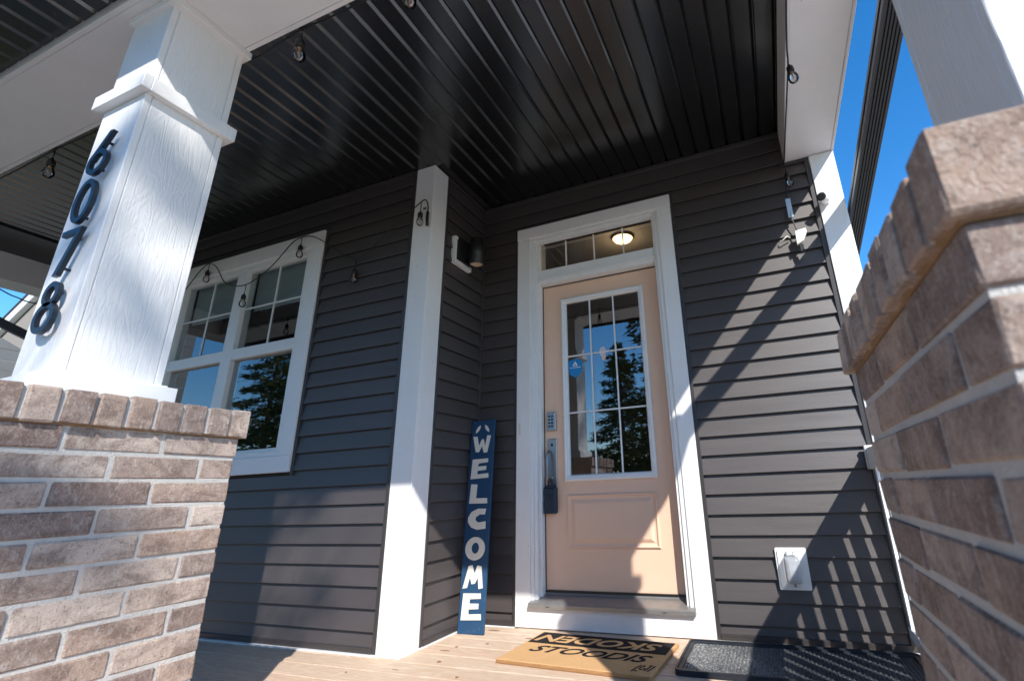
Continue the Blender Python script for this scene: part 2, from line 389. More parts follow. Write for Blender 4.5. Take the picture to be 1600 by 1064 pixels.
# ------------------------------------------------------------------ brick pillars
brick_cache = {}
def brick_mesh(lx, ly, lz):
    key = (round(lx, 3), round(ly, 3), round(lz, 3)); L = brick_cache.setdefault(key, [])
    if len(L) < 4:
        bm = bmesh.new(); bmesh.ops.create_cube(bm, size=1, matrix=Matrix.Diagonal((lx, ly, lz, 1)))
        bmesh.ops.bevel(bm, geom=bm.edges[:], offset=.0035, segments=1, affect='EDGES')
        for v in bm.verts: v.co += Vector([random.uniform(-.0018, .0018) for _ in range(3)])
        me = bpy.data.meshes.new('brick'); bm.to_mesh(me); bm.free(); me.materials.append(brick_m); L.append(me); return me
    return random.choice(L)
def put(name, me, loc, parent):
    o = bpy.data.objects.new(name, me); o.location = loc; return link(o, parent)
def pillar(label, cx, flip):
    cy = -2.16; h = .36; T = .105; ML = .0122
    t = thing('brick_pillar', label, 'brick pillar', (cx, cy, GZ), 'brick pillars either side of the porch steps')
    ztop = 1.022; p = .0767; n = int((ztop-GZ)/p)+1
    def B(x0, x1, y0, y1, z0, z1, nm='brick'):
        j = random.uniform(-.002, .002)
        put(nm, brick_mesh(x1-x0, y1-y0, z1-z0), ((x0+x1)/2+j, (y0+y1)/2+random.uniform(-.002, .002), (z0+z1)/2-GZ), t)
    for k in range(n):
        z1 = ztop-k*p; z0 = max(z1-p+ML, GZ+.002)
        if z1-z0 < .03: continue
        full = (k % 2 == 0)
        L = (2*h-2*ML)/3
        for s in (-1, 1):      # faces looking along x
            X = (s*h-s*T, s*h); X = (min(X), max(X))
            if full:
                for i in range(3): B(X[0], X[1], -h+i*(L+ML), -h+i*(L+ML)+L, z0, z1)
            else:
                a = h-T-ML; q = (2*a-ML)/2
                for i in range(2): B(X[0], X[1], -a+i*(q+ML), -a+i*(q+ML)+q, z0, z1)
        for s in (-1, 1):      # faces looking along y
            Y = (s*h-s*T, s*h); Y = (min(Y), max(Y))
            if not full:
                for i in range(3): B(-h+i*(L+ML), -h+i*(L+ML)+L, Y[0], Y[1], z0, z1)
            else:
                a = h-T-ML; q = (2*a-ML)/2
                for i in range(2): B(-a+i*(q+ML), -a+i*(q+ML)+q, Y[0], Y[1], z0, z1)
    # cap of bricks on edge
    ch = .380; cl = .20; z0 = 1.026; z1 = 1.122
    m = 10; q = (2*ch+ML)/m
    for i in range(m):
        y0 = -ch+i*q
        for s in (-1, 1):
            X = sorted((s*ch, s*ch-s*cl)); jj = random.uniform(-.0015, .003)
            B(X[0]+jj*s, X[1]+jj*s, y0, y0+q-ML, z0, z1+random.uniform(-.003, .003), 'cap_brick')
    a = ch-cl-ML; m = 5; q = (2*a+ML)/m
    for i in range(m):
        x0 = -a+i*q
        for s in (-1, 1):
            Y = sorted((s*ch, s*ch-s*cl)); B(x0, x0+q-ML, Y[0], Y[1], z0, z1, 'cap_brick')
    r = .0040
    MB().box((-h+r, -h+r, .002), (h-r, h-r, ztop-GZ)).build('mortar_core', mortar_m, t)
    MB().box((-h-.003, -h-.003, 1.0225-GZ), (h+.003, h+.003, 1.0258-GZ)).box((-ch+.012, -ch+.012, 1.0262-GZ), (ch-.012, ch-.012, 1.0300-GZ)).build('mortar_bed', mortar_tan, t)
    MB().box((-ch+.009, -ch+.009, 1.0302-GZ), (ch-.009, ch-.009, 1.116-GZ)).build('cap_mortar', mortar_m, t)
    return t
pillar('brown brick pillar under the column that carries the house numbers', -.722, 0)
pillar('brown brick pillar at the right edge of the photo, close to the camera', 2.06, 1)

# ------------------------------------------------------------------ columns
def column(label, cx):
    x0, x1, y0, y1 = cx-.135, cx+.135, -2.265, -1.975
    t = thing('porch_column', label, 'column', (cx, -2.12, 1.122), 'white square porch columns')
    def L(p): return (p[0]-cx, p[1]+2.12, p[2]-1.122)
    def b(n, a, c, m, bev=.002): return box(n, L(a), L(c), m, t, bev)
    zb, zt = 1.21, 2.78
    b('front_board', (x0, y0, zb), (x1, y0+.024, zt), column_white)
    b('rear_board', (x0, y1-.024, zb), (x1, y1, zt), column_white)
    b('side_board', (x1-.026, y0+.0255, zb), (x1-.001, y1-.0255, zt), column_white)
    b('side_board', (x0+.001, y0+.0255, zb), (x0+.026, y1-.0255, zt), column_white)
    MB().box(L((x0-.036, y0-.036, 1.128)), L((x1+.036, y1+.036, 1.205)), .002).box(L((x0-.014, y0-.014, 1.203)), L((x1+.014, y1+.014, 1.214)), .002).build('base_trim', white_flat, t)
    # neck band with mitred boards
    for nm, A, B_ in (('neck_board', (x0-.030, y0-.030, 2.318), (x1+.030, y0, 2.382)), ('neck_board', (x0-.030, y1, 2.318), (x1+.030, y1+.030, 2.382)),
                      ('neck_board', (x1, y0+.0005, 2.318), (x1+.030, y1-.0005, 2.382)), ('neck_board', (x0-.030, y0+.0005, 2.318), (x0, y1-.0005, 2.382))):
        b(nm, A, B_, white_x if A[0] < x0 and B_[0] > x1 else white_y)
    MB().box(L((x0-.004, y0-.020, 2.778)), L((x1+.034, y1+.015, 2.8145)), .002).build('top_trim', white_taupe_y, t)
    return t
column('white square column carrying the dark house numbers', -.705)
column('white square column rising out of the right brick pillar at the picture edge', 2.055)

# ------------------------------------------------------------------ house numbers
def digit(label, zc, strokes):
    t = thing('house_number', label, 'house number', (-.685, -2.265, zc), 'dark metal house numbers down the column')
    m = MB()
    for s in strokes:
        if s[0] == 'ring':
            _, cx, cy, rx, ry, w_ = s; m.ring(ell(cx, cy, rx, ry), ell(cx, cy, rx-w_, ry-w_), 'y', -.030, -.016)
        else:
            _, pts = s; m.prism(pts, 'y', -.0295, -.0155)
    m.build('digit_face', num_m, t)
    for z in (-.06, .06):
        MB().box((-.004, -.0158, z-.004), (.004, -.0002, z+.004)).build('standoff_pin', num_m, t)
digit('dark metal house number 6, topmost on the white column', 2.05, [('ring', 0, -.037, .060, .056, .020), ('p', [(-.055, -.012), (-.033, -.026), (.052, .092), (.028, .096)])])
digit('dark metal house number 0 below the 6 on the column', 1.845, [('ring', 0, 0, .060, .092, .020)])
digit('dark metal house number 7 between the 0 and the 8', 1.64, [('p', [(-.058, .088), (-.058, .068), (.034, .068), (.06, .088)]), ('p', [(.033, .067), (.06, .087), (-.008, -.088), (-.034, -.088)])])
digit('dark metal house number 8, lowest on the white column', 1.435, [('ring', 0, .047, .046, .046, .019), ('ring', 0, -.038, .060, .056, .020)])

# ------------------------------------------------------------------ beams, soffit, roof
SZ = 3.067
fb = thing('front_beam', 'long white beam resting on the numbered column, string lights along it', 'beam', (0, -2.15, 2.815))
def beam_box(par, n, a, c, m, bev=.002):
    l = par.location; return box(n, (a[0]-l.x, a[1]-l.y, a[2]-l.z), (c[0]-l.x, c[1]-l.y, c[2]-l.z), m, par, bev)
beam_box(fb, 'underside_board', (-5.13, -2.318, 2.815), (2.14, -1.995, 2.835), white_taupe)
beam_box(fb, 'inner_face_board', (-5.13, -1.994, 2.812), (1.842, -1.975, SZ), white_taupe)
beam_box(fb, 'outer_face_board', (-5.13, -2.338, 2.812), (2.14, -2.319, 2.90), white_taupe)
beam_box(fb, 'core', (-5.12, -2.317, 2.836), (2.13, -1.996, SZ+.1), white_taupe, 0)
rb = thing('side_beam', 'white beam running from the right column to the house wall beside the blue sky', 'beam', (1.99, -1, 2.815))
beam_box(rb, 'underside_board', (1.858, -1.973, 2.815), (2.125, -.003, 2.835), white_taupe_y)
beam_box(rb, 'inner_face_board', (1.842, -1.973, 2.811), (1.857, -.003, SZ), white_taupe_y)
beam_box(rb, 'outer_face_board', (2.126, -1.973, 2.811), (2.142, -.003, SZ+.1), white_taupe_y)
beam_box(rb, 'core', (1.8572, -1.97, 2.8355), (2.1255, -.004, SZ+.1), white_taupe_y, 0)
lb = thing('side_beam', 'white beam closing the far left end of the porch', 'beam', (-4.98, -1, 2.815))
beam_box(lb, 'underside_board', (-5.12, -1.973, 2.815), (-4.85, -.69, 2.835), white_taupe_y)
beam_box(lb, 'inner_face_board', (-4.849, -1.973, 2.811), (-4.83, -.69, SZ), white_taupe_y)
beam_box(lb, 'core', (-5.11, -1.97, 2.8355), (-4.85, -.692, SZ+.1), white_taupe_y, 0)

def soffit_panel_mesh(y0, y1, z, w_=.108):
    f = .026
    pr = [(0, 0), (w_-f, 0), (w_-f+.018, .015), (w_-.004, .015), (w_, 0)]
    vs = []; fs = []
    for x, h in pr: vs += [(x, y0, h), (x, y1, h)]
    vs += [(0, y0, .03), (0, y1, .03), (w_, y0, .03), (w_, y1, .03)]
    for i in range(4): fs.append((2*i, 2*i+2, 2*i+3, 2*i+1))
    fs += [(10, 11, 13, 12), (0, 1, 11, 10), (8, 12, 13, 9)]
    return mesh('soffit_panel', vs, fs, soffit_m)
sf = thing('porch_soffit', 'glossy black ribbed soffit over the porch and front door', 'soffit', (0, 0, SZ))
mA = soffit_panel_mesh(-1.974, -.0005, 0); mB = soffit_panel_mesh(-1.974, -.666, 0)
x = 1.842-.108; k = 0
while x > -4.30:
    put('soffit_panel', mA if x > -.50 else mB, (x, 0, 0), sf); x -= .108
xe = x+.108
MB().box((-4.829, -1.974, -.004), (-4.46, -.666, .03)).box((-4.46, -1.974, -.016), (xe, -.666, .03)).build('soffit_end_trim', black_alu, sf)
of = thing('eave_soffit', 'black ribbed soffit outside the front beam, top left corner', 'soffit', (0, 0, 2.868))
mC = soffit_panel_mesh(-2.52, -2.339, 0); x = 2.03
while x > -5.2: put('soffit_panel', mC, (x, 0, 0), of); x -= .108
gut = thing('eave_gutter', 'black gutter along the front edge of the porch roof', 'gutter', (0, -2.54, 2.85))
MB().box((-5.3, -.018, 0), (2.16, .018, .16)).build('fascia', black_alu, gut)
MB().prism([(-.13, .15), (-.13, .10), (-.10, .06), (-.10, .03), (-.02, .03), (-.02, .15)], 'x', -5.3, 2.2).build('trough', black_alu, gut)
roof = thing('porch_roof', 'dark shingled porch roof above the black soffit', 'roof', (0, 0, 3.1))
shing = plain('charcoal_shingles', (.05, .048, .047), .95, 0, .1, 40, .3, .003)
MB().prism([(-2.56, .01), (-2.56, .05), (-.0, .62), (-.0, .01)], 'x', -5.3, 2.15).build('shingle_deck', shing, roof)

# downspout falling gently back along the house corner
ds = thing('downspout', 'ridged black downspout sloping back past the white corner board', 'downspout', (2.24, -1.14, 2.667))
def dsp():
    prof = []; w_, h_ = .050, .038
    prof += [(-w_, -h_)]
    for i in range(5):
        a = -w_+.012+i*(2*w_-.024)/5; d = (2*w_-.024)/5
        prof += [(a, -h_), (a+d*.25, -h_+.007), (a+d*.6, -h_+.007), (a+d*.85, -h_)]
    prof += [(w_, -h_), (w_, -.012), (w_-.007, -.006), (w_-.007, .006), (w_, .012), (w_, h_)]
    for i in range(5):
        a = w_-.012-i*(2*w_-.024)/5; d = (2*w_-.024)/5
        prof += [(a, h_), (a-d*.25, h_-.007), (a-d*.6, h_-.007), (a-d*.85, h_)]
    prof += [(-w_, h_), (-w_, .012), (-w_+.007, .006), (-w_+.007, -.006), (-w_, -.012)]
    A = Vector((2.246, -1.70, 2.779)); B = Vector((2.240, -1.14, 2.667)); E_ = Vector((2.209, 1.6, 2.15)); F = Vector((2.209, 1.7, 1.2))
    m = MB(); rr = []
    pts = [A, B, E_, F]
    for i, p in enumerate(pts):
        d = Vector((0, 1, -.2)) if i < 3 else Vector((0, 0, -1))
        d.normalize(); xx = Vector((1, 0, 0)); yy = d.cross(xx).normalized()*-1
        rr.append([m.bm.verts.new(p+xx*u+yy*v-Vector((2.24, -1.14, 2.667))) for u, v in prof])
    n = len(prof)
    for P, Q in zip(rr, rr[1:]):
        for i in range(n): m.bm.faces.new((P[i], P[(i+1) % n], Q[(i+1) % n], Q[i]))
    m.build('ridged_pipe', black_alu, ds)
    MB().prism([(-1.74+1.14, 2.650-2.667), (-1.80+1.14, 2.640-2.667), (-2.20+1.14, 2.640-2.667), (-2.30+1.14, 2.70-2.667), (-2.34+1.14, 3.0-2.667), (-2.24+1.14, 3.0-2.667), (-2.22+1.14, 2.93-2.667), (-1.69+1.14, 2.93-2.667), (-1.63+1.14, 2.74-2.667)], 'x', -.052, .052).build('sun_block_elbow', black_alu, ds)  # hidden elbow, shaped taller than the pipe to keep sun off the door
    for yy in (-1.86,):
        z = 2.72; box('strap', (-.056, yy+1.14-.015, z-2.667-.047), (.050, yy+1.14+.015, z-2.667+.044), black_alu, ds)
dsp()

# ------------------------------------------------------------------ walls of lap siding
EXP = .1095
def siding(parent, origin, udir, out, u0, u1, zb, z0, z1, holes, mat, name='siding_board', seam=None):
    """udir: unit dir along wall, out: unit dir outwards. holes: list of (u0,u1,z0,z1). zb: height of one butt line"""
    O = Vector(origin); U = Vector(udir); W = Vector(out)
    def piece(a, b, c0, lo, hi, up=0.0):
        if b-a < .01 or hi-lo < .008: return
        def d(z): return .0215+up-(z-c0)/EXP*.0195
        pr = []
        if lo <= c0+1e-6: pr += [(0.0005, lo+.013), (.0170+up, lo+.012), (.0180+up, lo-.0005), (.0215+up, lo-.0005), (.0222+up, lo+.002)]
        else: pr += [(0.0005, lo), (d(lo), lo)]
        pr += [(d(hi), hi), (.0005, hi)]
        vs = []; m = MB(); org = O+U*(a+b)/2; 
        V = [[m.bm.verts.new(tuple(U*(s)+W*p[0]+Vector((0, 0, p[1]-lo)))) for p in pr] for s in (-(b-a)/2, (b-a)/2)]
        n = len(pr); m.bm.faces.new(V[0]); m.bm.faces.new(V[1][::-1])
        for i in range(n): m.bm.faces.new((V[0][i], V[0][(i+1) % n], V[1][(i+1) % n], V[1][i]))
        o = m.build(name, mat, parent); o.location = org+Vector((0, 0, lo))-parent.location
    k0 = math.floor((z0-zb)/EXP)
    for k in range(k0, 60):
        c0 = zb+k*EXP; lo = max(c0, z0); hi = min(c0+EXP-.001, z1)
        if lo >= z1: break
        cuts = [h for h in holes if h[2] < hi and h[3] > lo]
        if not cuts and seam and (k//2) % 3 == 1: piece(u0, seam, c0, lo, hi, .0012); piece(seam+.0004, u1, c0, lo, hi); continue
        if not cuts: piece(u0, u1, c0, lo, hi); continue
        h = cuts[0]; piece(u0, h[0], c0, lo, hi); piece(h[1], u1, c0, lo, hi)
        if h[2] > lo+.001: piece(h[0]+.001, h[1]-.001, c0, lo, min(hi, h[2]))
        if h[3] < hi-.001: piece(h[0]+.001, h[1]-.001, c0, max(lo, h[3]), hi)

house_in = plain('wall_sheathing', (.05, .045, .045), .9, 0, .1)
# door wall: y=0
dw = thing('door_wall', 'charcoal lap siding wall around the peach front door', 'wall', (.7, 0, 0))
siding(dw, (0, 0, 0), (1, 0, 0), (0, -1, 0), -.485, 1.962, .081, .034, SZ-.002, [(-.190, 1.080, -1, 2.803)], siding_x)
def wl(par, n, a, c, m, bev=.0015):
    l = par.location; return box(n, (a[0]-l.x, a[1]-l.y, a[2]-l.z), (c[0]-l.x, c[1]-l.y, c[2]-l.z), m, par, bev)
wl(dw, 'trim_channel', (1.060, -.026, 0.004), (1.081, .0, 2.80), char_trim)
wl(dw, 'trim_channel', (-.191, -.026, 0.004), (-.170, .0, 2.80), char_trim)
wl(dw, 'trim_channel', (-.191, -.027, 2.783), (1.081, .0, 2.804), char_trim)
wl(dw, 'trim_channel', (1.962, -.026, 0.004), (1.990, .0, 2.812), char_trim)
wl(dw, 'trim_channel', (1.81, -.027, 2.790), (1.9615, .0, 2.8105), char_trim)
wl(dw, 'starter_strip', (1.0815, -.030, .006), (1.9615, .0, .034), char_trim)
wl(dw, 'starter_strip', (-.508, -.030, .006), (-.1915, .0, .034), char_trim)
wl(dw, 'base_flashing', (1.06, -.034, 0.0005), (1.99, -.001, .0055), white_flat, 0)
wl(dw, 'base_flashing', (-.508, -.036, 0.0005), (-.171, -.001, .0055), white_flat, 0)
MB().box((-.50-.7, .0005, -.3), (-.065-.7, .12, 3.2)).box((.957-.7, .0005, -.3), (2.12-.7, .12, 3.2)).box((-.0655-.7, .0006, 2.68), (.9575-.7, .12, 3.2)).box((-.0655-.7, .0006, -.3), (.9575-.7, .12, .117)).build('wall_core', house_in, dw)
cb = thing('corner_board', 'white corner board at the right end of the door wall', 'corner board', (2.06, -.02, 0))
box('front_board', (-.069, -.016, 0), (.077, .018, 2.810), white_v, cb, .002)
box('side_board', (.0505, .0185, 0), (.077, .15, 5.2), white_v, cb, .002)

# window wall y=-.662 and its return x=-.51
ww = thing('window_wall', 'charcoal lap siding wall around the white double window', 'wall', (-2.6, -.662, 0))
siding(ww, (0, -.662, 0), (1, 0, 0), (0, -1, 0), -5.1, -.672, .107, .034, SZ-.002, [(-3.27, -1.462, .955, 2.79)], siding_x, seam=-1.33)
wl(ww, 'trim_channel', (-.6725, -.688, .004), (-.6475, -.662, SZ-.003), char_trim)
wl(ww, 'trim_channel', (-1.484, -.688, .956), (-1.463, -.662, 2.79), char_trim)
wl(ww, 'trim_channel', (-3.268, -.688, .956), (-3.247, -.662, 2.79), char_trim)
wl(ww, 'trim_channel', (-3.2465, -.688, 2.771), (-1.4845, -.662, 2.79), char_trim)
wl(ww, 'starter_strip', (-5.1, -.692, .006), (-.673, -.662, .034), char_trim)
wl(ww, 'base_flashing', (-5.1, -.712, 0.0005), (-.648, -.664, .0055), white_flat, 0)
wl(ww, 'soffit_channel', (-5.1, -.690, SZ-.030), (-.673, -.662, SZ-.001), char_trim)
wl(dw, 'soffit_channel', (-.485, -.028, SZ-.030), (1.841, .0, SZ-.001), char_trim)
MB().box((-5.1+2.6, .0005, -.3), (-3.15+2.6, .1, 3.2)).box((-1.60+2.6, .0005, -.3), (-.51+2.6-.12, .1, 3.2)).box((-3.1495+2.6, .0006, 2.64), (-1.6005+2.6, .1, 3.2)).box((-3.1495+2.6, .0006, -.3), (-1.6005+2.6, .1, 1.07)).build('wall_core', house_in, ww)
rw = thing('return_wall', 'narrow charcoal siding wall between the white corner post and the door wall', 'wall', (-.51, -.33, 0))
siding(rw, (-.51, 0, 0), (0, 1, 0), (1, 0, 0), -.508, -.026, .100, .034, SZ-.002, [(-.435, -.208, 2.392, 2.622)], siding_y)
wl(rw, 'trim_channel', (-.51, -.5285, .004), (-.484, -.5085, SZ-.003), char_trim)
wl(rw, 'inner_corner_trim', (-.5095, -.0255, .035), (-.4855, -.0005, SZ-.003), char_trim)
wl(rw, 'starter_strip', (-.51, -.508, .006), (-.480, -.0315, .034), char_trim)
wl(rw, 'base_flashing', (-.509, -.528, 0.0005), (-.468, -.0365, .0055), white_flat, 0)
MB().box((-.12, -.33, -.3), (-.0005, .33-.0005, 3.2)).build('wall_core', house_in, rw)
cp_ = thing('corner_post', 'white corner post between window and door with string light ends', 'corner post', (-.49, -.685, 0))
box('front_board', (-.156, -.001, .006), (.001, .020, SZ-.002), white_v, cp_, .002)
box('side_board', (-.020, .0205, .006), (.0, .156, SZ-.002), white_v, cp_, .002)
box('base_flashing', (-.157, -.016, .0005), (.018, .156, .0055), white_flat, cp_)

# rest of the house (so that light and reflections are right)
hs_ = thing('family_house', 'upper storey and rear of the charcoal house behind the porch', 'house', (-1.5, 4, 0))
MB().box((-3.6, 4.0, -.62), (3.60, 4.1, 5.6)).box((3.48, -3.85, -.62), (3.59, 3.99, 5.6)).box((-3.62, -4.5, -.62), (-3.52, 3.99, 5.6)).build('outer_wall', char_trim, hs_)
MB().box((-3.62, -4.56, 3.21), (.988, -4.46, 5.6)).box((.989, -4.0, 3.21), (3.59, -3.87, 5.6)).build('upper_wall', char_trim, hs_)
MB().prism([(-4.9, 5.6), (0, 8), (4.5, 5.6)], 'x', -3.9, 3.9).build('gable_roof', shing, hs_)

# ------------------------------------------------------------------ rooms behind the glass
hall = thing('entry_hall', 'dim entry hall seen through the door glass and transom', 'room', (.45, .13, .15))
MB().box((-1.0, 0, -.1), (.95, 3.4, 0)).build('hall_floor', room_dark, hall)
MB().box((-1.0, .0, 2.72), (.95, 3.4, 2.8)).build('hall_ceiling', plain('ceiling_paint', (.55, .50, .44), .9, 0, .1), hall)
MB().box((-1.0, 3.4, -.1), (.95, 3.5, 2.8)).box((.95, 0, -.1), (1.0, 3.5, 2.8)).box((-1.05, 0, -.1), (-1.0, 3.5, 2.8)).build('hall_wall', room_wall, hall)
MB().box((-.999, 1.2, 2.55), (-.84, 1.32, 2.719)).box((-.999, 1.2, 0), (-.93, 1.32, 2.54)).build('opening_casing', white_flat, hall)
cl = thing('ceiling_lamp', 'lit round warm ceiling lamp behind the transom glass', 'ceiling lamp', (.535, .56, 2.87))
MB().lathe([(0, 0), (.095, 0), (.100, -.012), (.090, -.024)], 28).build('lamp_rim', plain('bronze_rim', (.25, .14, .08), .4, .5), cl, True)
MB().lathe([(.086, -.022), (.074, -.038), (.045, -.050), (0, -.055)], 28).build('glass_shade', warm_glass, cl, True)
ld = bpy.data.lights.new('lamp_light', 'POINT'); ld.energy = 1.3; ld.color = (1, .68, .38); ld.shadow_soft_size = .08
lo = bpy.data.objects.new('lamp_light', ld); lo.location = (0, 0, -.14); C.objects.link(lo); lo.parent = cl
room = thing('front_room', 'dark front room behind the double window', 'room', (-2.4, -.55, 0))
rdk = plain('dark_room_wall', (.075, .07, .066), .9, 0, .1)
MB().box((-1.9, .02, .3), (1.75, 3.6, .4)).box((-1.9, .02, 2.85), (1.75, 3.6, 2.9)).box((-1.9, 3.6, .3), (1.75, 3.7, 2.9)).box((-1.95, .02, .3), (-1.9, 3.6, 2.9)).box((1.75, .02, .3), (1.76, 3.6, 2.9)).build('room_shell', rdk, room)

# ------------------------------------------------------------------ window
wn = thing('double_window', 'white framed double window with string lights draped across its head', 'window', (-2.37, -.662, .978))
def wb(n, a, c, m=white_flat, bev=.0015, par=None):
    l = wn.location; return box(n, (a[0]-l.x, a[1]-l.y, a[2]-l.z), (c[0]-l.x, c[1]-l.y, c[2]-l.z), m, par or wn, bev)
wb('head_casing', (-3.245, -.702, 2.644), (-1.486, -.663, 2.769), white_x)
wb('side_casing', (-1.600, -.700, 1.084), (-1.486, -.663, 2.6435), white_v)
wb('side_casing', (-3.245, -.700, 1.084), (-3.130, -.663, 2.6435), white_v)
wb('sill_casing', (-3.245, -.704, .978), (-1.486, -.663, 1.0835), white_x)
# frame set behind casings
F0 = -.688; F1 = -.60
wb('frame_head', (-3.129, F0, 2.602), (-1.601, F1, 2.6435)); wb('frame_sill', (-3.129, F0-.006, 1.0845), (-1.601, F1, 1.122))
wb('frame_jamb', (-1.650, F0, 1.1225), (-1.601, F1, 2.6015)); wb('frame_jamb', (-3.129, F0, 1.1225), (-3.084, F1, 2.6015))
wb('mullion', (-2.425, F0+.002, 1.1225), (-2.312, F1, 2.6015)); 
for (a, c) in ((-3.0835, -2.4255), (-2.3115, -1.6505)):
    wb('transom_bar', (a, F0+.004, 1.842), (c, F1, 1.926))
    sash = wb('upper_sash', (a, -.676, 2.590), (c, -.62, 2.6010))
    MB().box((a+2.37, -.648+.662, 1.927-.978), (c+2.37, -.642+.662, 2.6005-.978)).build('pane', pane_m, wn)
    MB().box((a+2.37, -.648+.662, 1.1228-.978), (c+2.37, -.642+.662, 1.8415-.978)).build('pane', pane_m, wn)
    mx_ = (a+c)/2
    wb('muntin', (mx_-.006, -.655, 1.927), (mx_+.006, -.649, 2.589), bev=0); wb('muntin', (a, -.6545, 2.262), (mx_-.0065, -.6495, 2.274), bev=0); wb('muntin', (mx_+.0065, -.6545, 2.262), (c, -.6495, 2.274), bev=0)
    wb('lower_sash', (a, -.674, 1.1235), (c, -.62, 1.145))
for (a, c) in ((-3.0835, -2.4255), (-2.3115, -1.6505)):
    wb('roller_blind', (a, -.585, 2.27), (c, -.582, 2.62), blind_m, 0)

# ------------------------------------------------------------------ door frame, transom
df = thing('door_frame', 'white door frame and four-light transom around the peach door', 'door frame', (.445, 0, 0))
def db(n, a, c, m=white_flat, bev=.0015, par=None):
    l = (par or df).location; return box(n, (a[0]-l.x, a[1]-l.y, a[2]-l.z), (c[0]-l.x, c[1]-l.y, c[2]-l.z), m, par or df, bev)
db('head_casing', (-.170, -.036, 2.690), (1.060, 0, 2.783), white_x)
db('side_casing', (-.168, -.033, .119), (-.064, 0, 2.6895), white_v)
db('side_casing', (.957, -.033, .119), (1.058, 0, 2.6895), white_v)
db('foot_casing', (-.168, -.034, .006), (1.058, 0, .1185), white_x)
# brickmould: stepped
for n, a, c in (('brickmould', (-.0635, -.024, .146), (-.040, .02, 2.6895)), ('brickmould', (-.0395, -.014, .146), (-.0155, .02, 2.6895)),
                ('brickmould', (.928, -.024, .146), (.9565, .02, 2.6895)), ('brickmould', (.910, -.014, .146), (.9275, .02, 2.6895)),
                ('brickmould', (-.0395, -.024, 2.662), (.9275, .02, 2.6895)), ('brickmould', (-.015, -.012, 2.639), (.9095, .02, 2.6615))):
    db(n, a, c)
db('jamb', (-.0635, .0205, .146), (.0, .125, 2.6895)); db('jamb', (.905, .0205, .146), (.9565, .125, 2.6895))
db('jamb_head', (.0005, .022, 2.290), (.9045, .12, 2.402))
db('transom_rail', (-.015, -.006, 2.345), (.9095, .0215, 2.404)); db('transom_rail', (-.015, -.012, 2.318), (.9095, .0215, 2.3445))
db('transom_rail', (-.015, .001, 2.290), (.9095, .0215, 2.3175))
db('weatherstrip', (.0, .062, .20), (.004, .07, 2.29), black_plastic, 0); db('weatherstrip', (.9, .060, .20), (.905, .07, 2.29), black_plastic, 0)
db('weatherstrip', (.0045, .062, 2.2845), (.8995, .07, 2.2895), black_plastic, 0)
MB().box((-.4445, .040, 2.4025), (.4595, .046, 2.6385)).build('transom_pane', pane_m, df)
for xm in (.2165, .447, .678): db('muntin', (xm-.005, .033, 2.405), (xm+.005, .039, 2.638), bev=0)
MB().prism([(-.062, .1195), (-.062, .139), (-.052, .146), (.055, .176), (.066, .190), (.12, .190), (.12, .1195)], 'x', -.064-.445, .962-.445).build('sill', alu, df)
for xs in (.06, .78): db('sill_slot', (xs, -.0632, .127), (xs+.02, -.0621, .131), black_plastic, 0)
db('door_sweep', (.001, .058, .1865), (.904, .068, .197), black_plastic, 0)
db('latch_plate', (-.146, -.0385, 1.17), (-.132, -.0332, 1.25), caulk_m)

# ------------------------------------------------------------------ door
dr = thing('front_door', 'peach painted front door with nine-light glass', 'door', (.4525, .07, .197))
def dd(n, a, c, m=door_m, bev=.001, par=None):
    l = dr.location; return box(n, (a[0]-l.x, a[1]-l.y, a[2]-l.z), (c[0]-l.x, c[1]-l.y, c[2]-l.z), m, par or dr, bev)
lx0, lx1, lz0, lz1 = .170, .768, .868, 2.146
m = MB(); L_ = dr.location
for a, c in (((.004, .070, .198), (lx0+.01, .115, 2.284)), ((lx1-.01, .070, .198), (.901, .115, 2.284)), ((lx0+.0102, .070, lz1-.01), (lx1-.0102, .115, 2.284)), ((lx0+.0102, .070, .198), (lx1-.0102, .115, lz0+.01))):
    m.box(tuple(Vector(a)-L_), tuple(Vector(c)-L_))
m.build('slab', door_m, dr)
# lite frame, mitred with stepped profile
def frame_ring(name, x0, x1, z0, z1, prof, mat, par=dr):
    mm = MB(); loops = []
    for ins, y in prof:
        loops.append([mm.bm.verts.new(Vector(p)-L_) for p in ((x0+ins, y, z0+ins), (x1-ins, y, z0+ins), (x1-ins, y, z1-ins), (x0+ins, y, z1-ins))])
    for A, B in zip(loops, loops[1:]):
        for i in range(4): mm.bm.faces.new((A[i], A[(i+1) % 4], B[(i+1) % 4], B[i]))
    return mm.build(name, mat, par)
frame_ring('glass_frame', .150, .788, .848, 2.166, [(0, .0705), (0, .060), (.006, .054), (.014, .052), (.022, .056), (.030, .056), (.038, .066), (.042, .080)], white_flat)
MB().box(tuple(Vector((.190, .076, .888))-L_), tuple(Vector((.748, .082, 2.126))-L_)).build('door_glass', pane_m, dr)
for xm in (.3775, .5595): dd('muntin', (xm-.005, .069, .889), (xm+.005, .0755, 2.125), white_flat, 0)
for zm in (1.303, 1.712):
    for a, c in ((.191, .3715), (.3835, .5535), (.5655, .747)): dd('muntin', (a, .0695, zm-.005), (c, .075, zm+.005), white_flat, 0)
frame_ring('raised_panel', .160, .773, .438, .766, [(0, .0698), (.003, .063), (.009, .0585), (.015, .0600), (.019, .0668), (.026, .0690), (.034, .0690), (.050, .0600), (.056, .0585)], door_m)
dd('panel_field', (.2162, .0584, .4942), (.7168, .0698, .7098), door_m, .0005)
dd('keypad', (.026, .048, 1.190), (.094, .0695, 1.318), nickel, .004)
for r in range(4):
    for c_ in range(2): dd('key', (.040+c_*.022, .0455, 1.215+r*.023), (.055+c_*.022, .0479, 1.228+r*.023), black_plastic, .001)
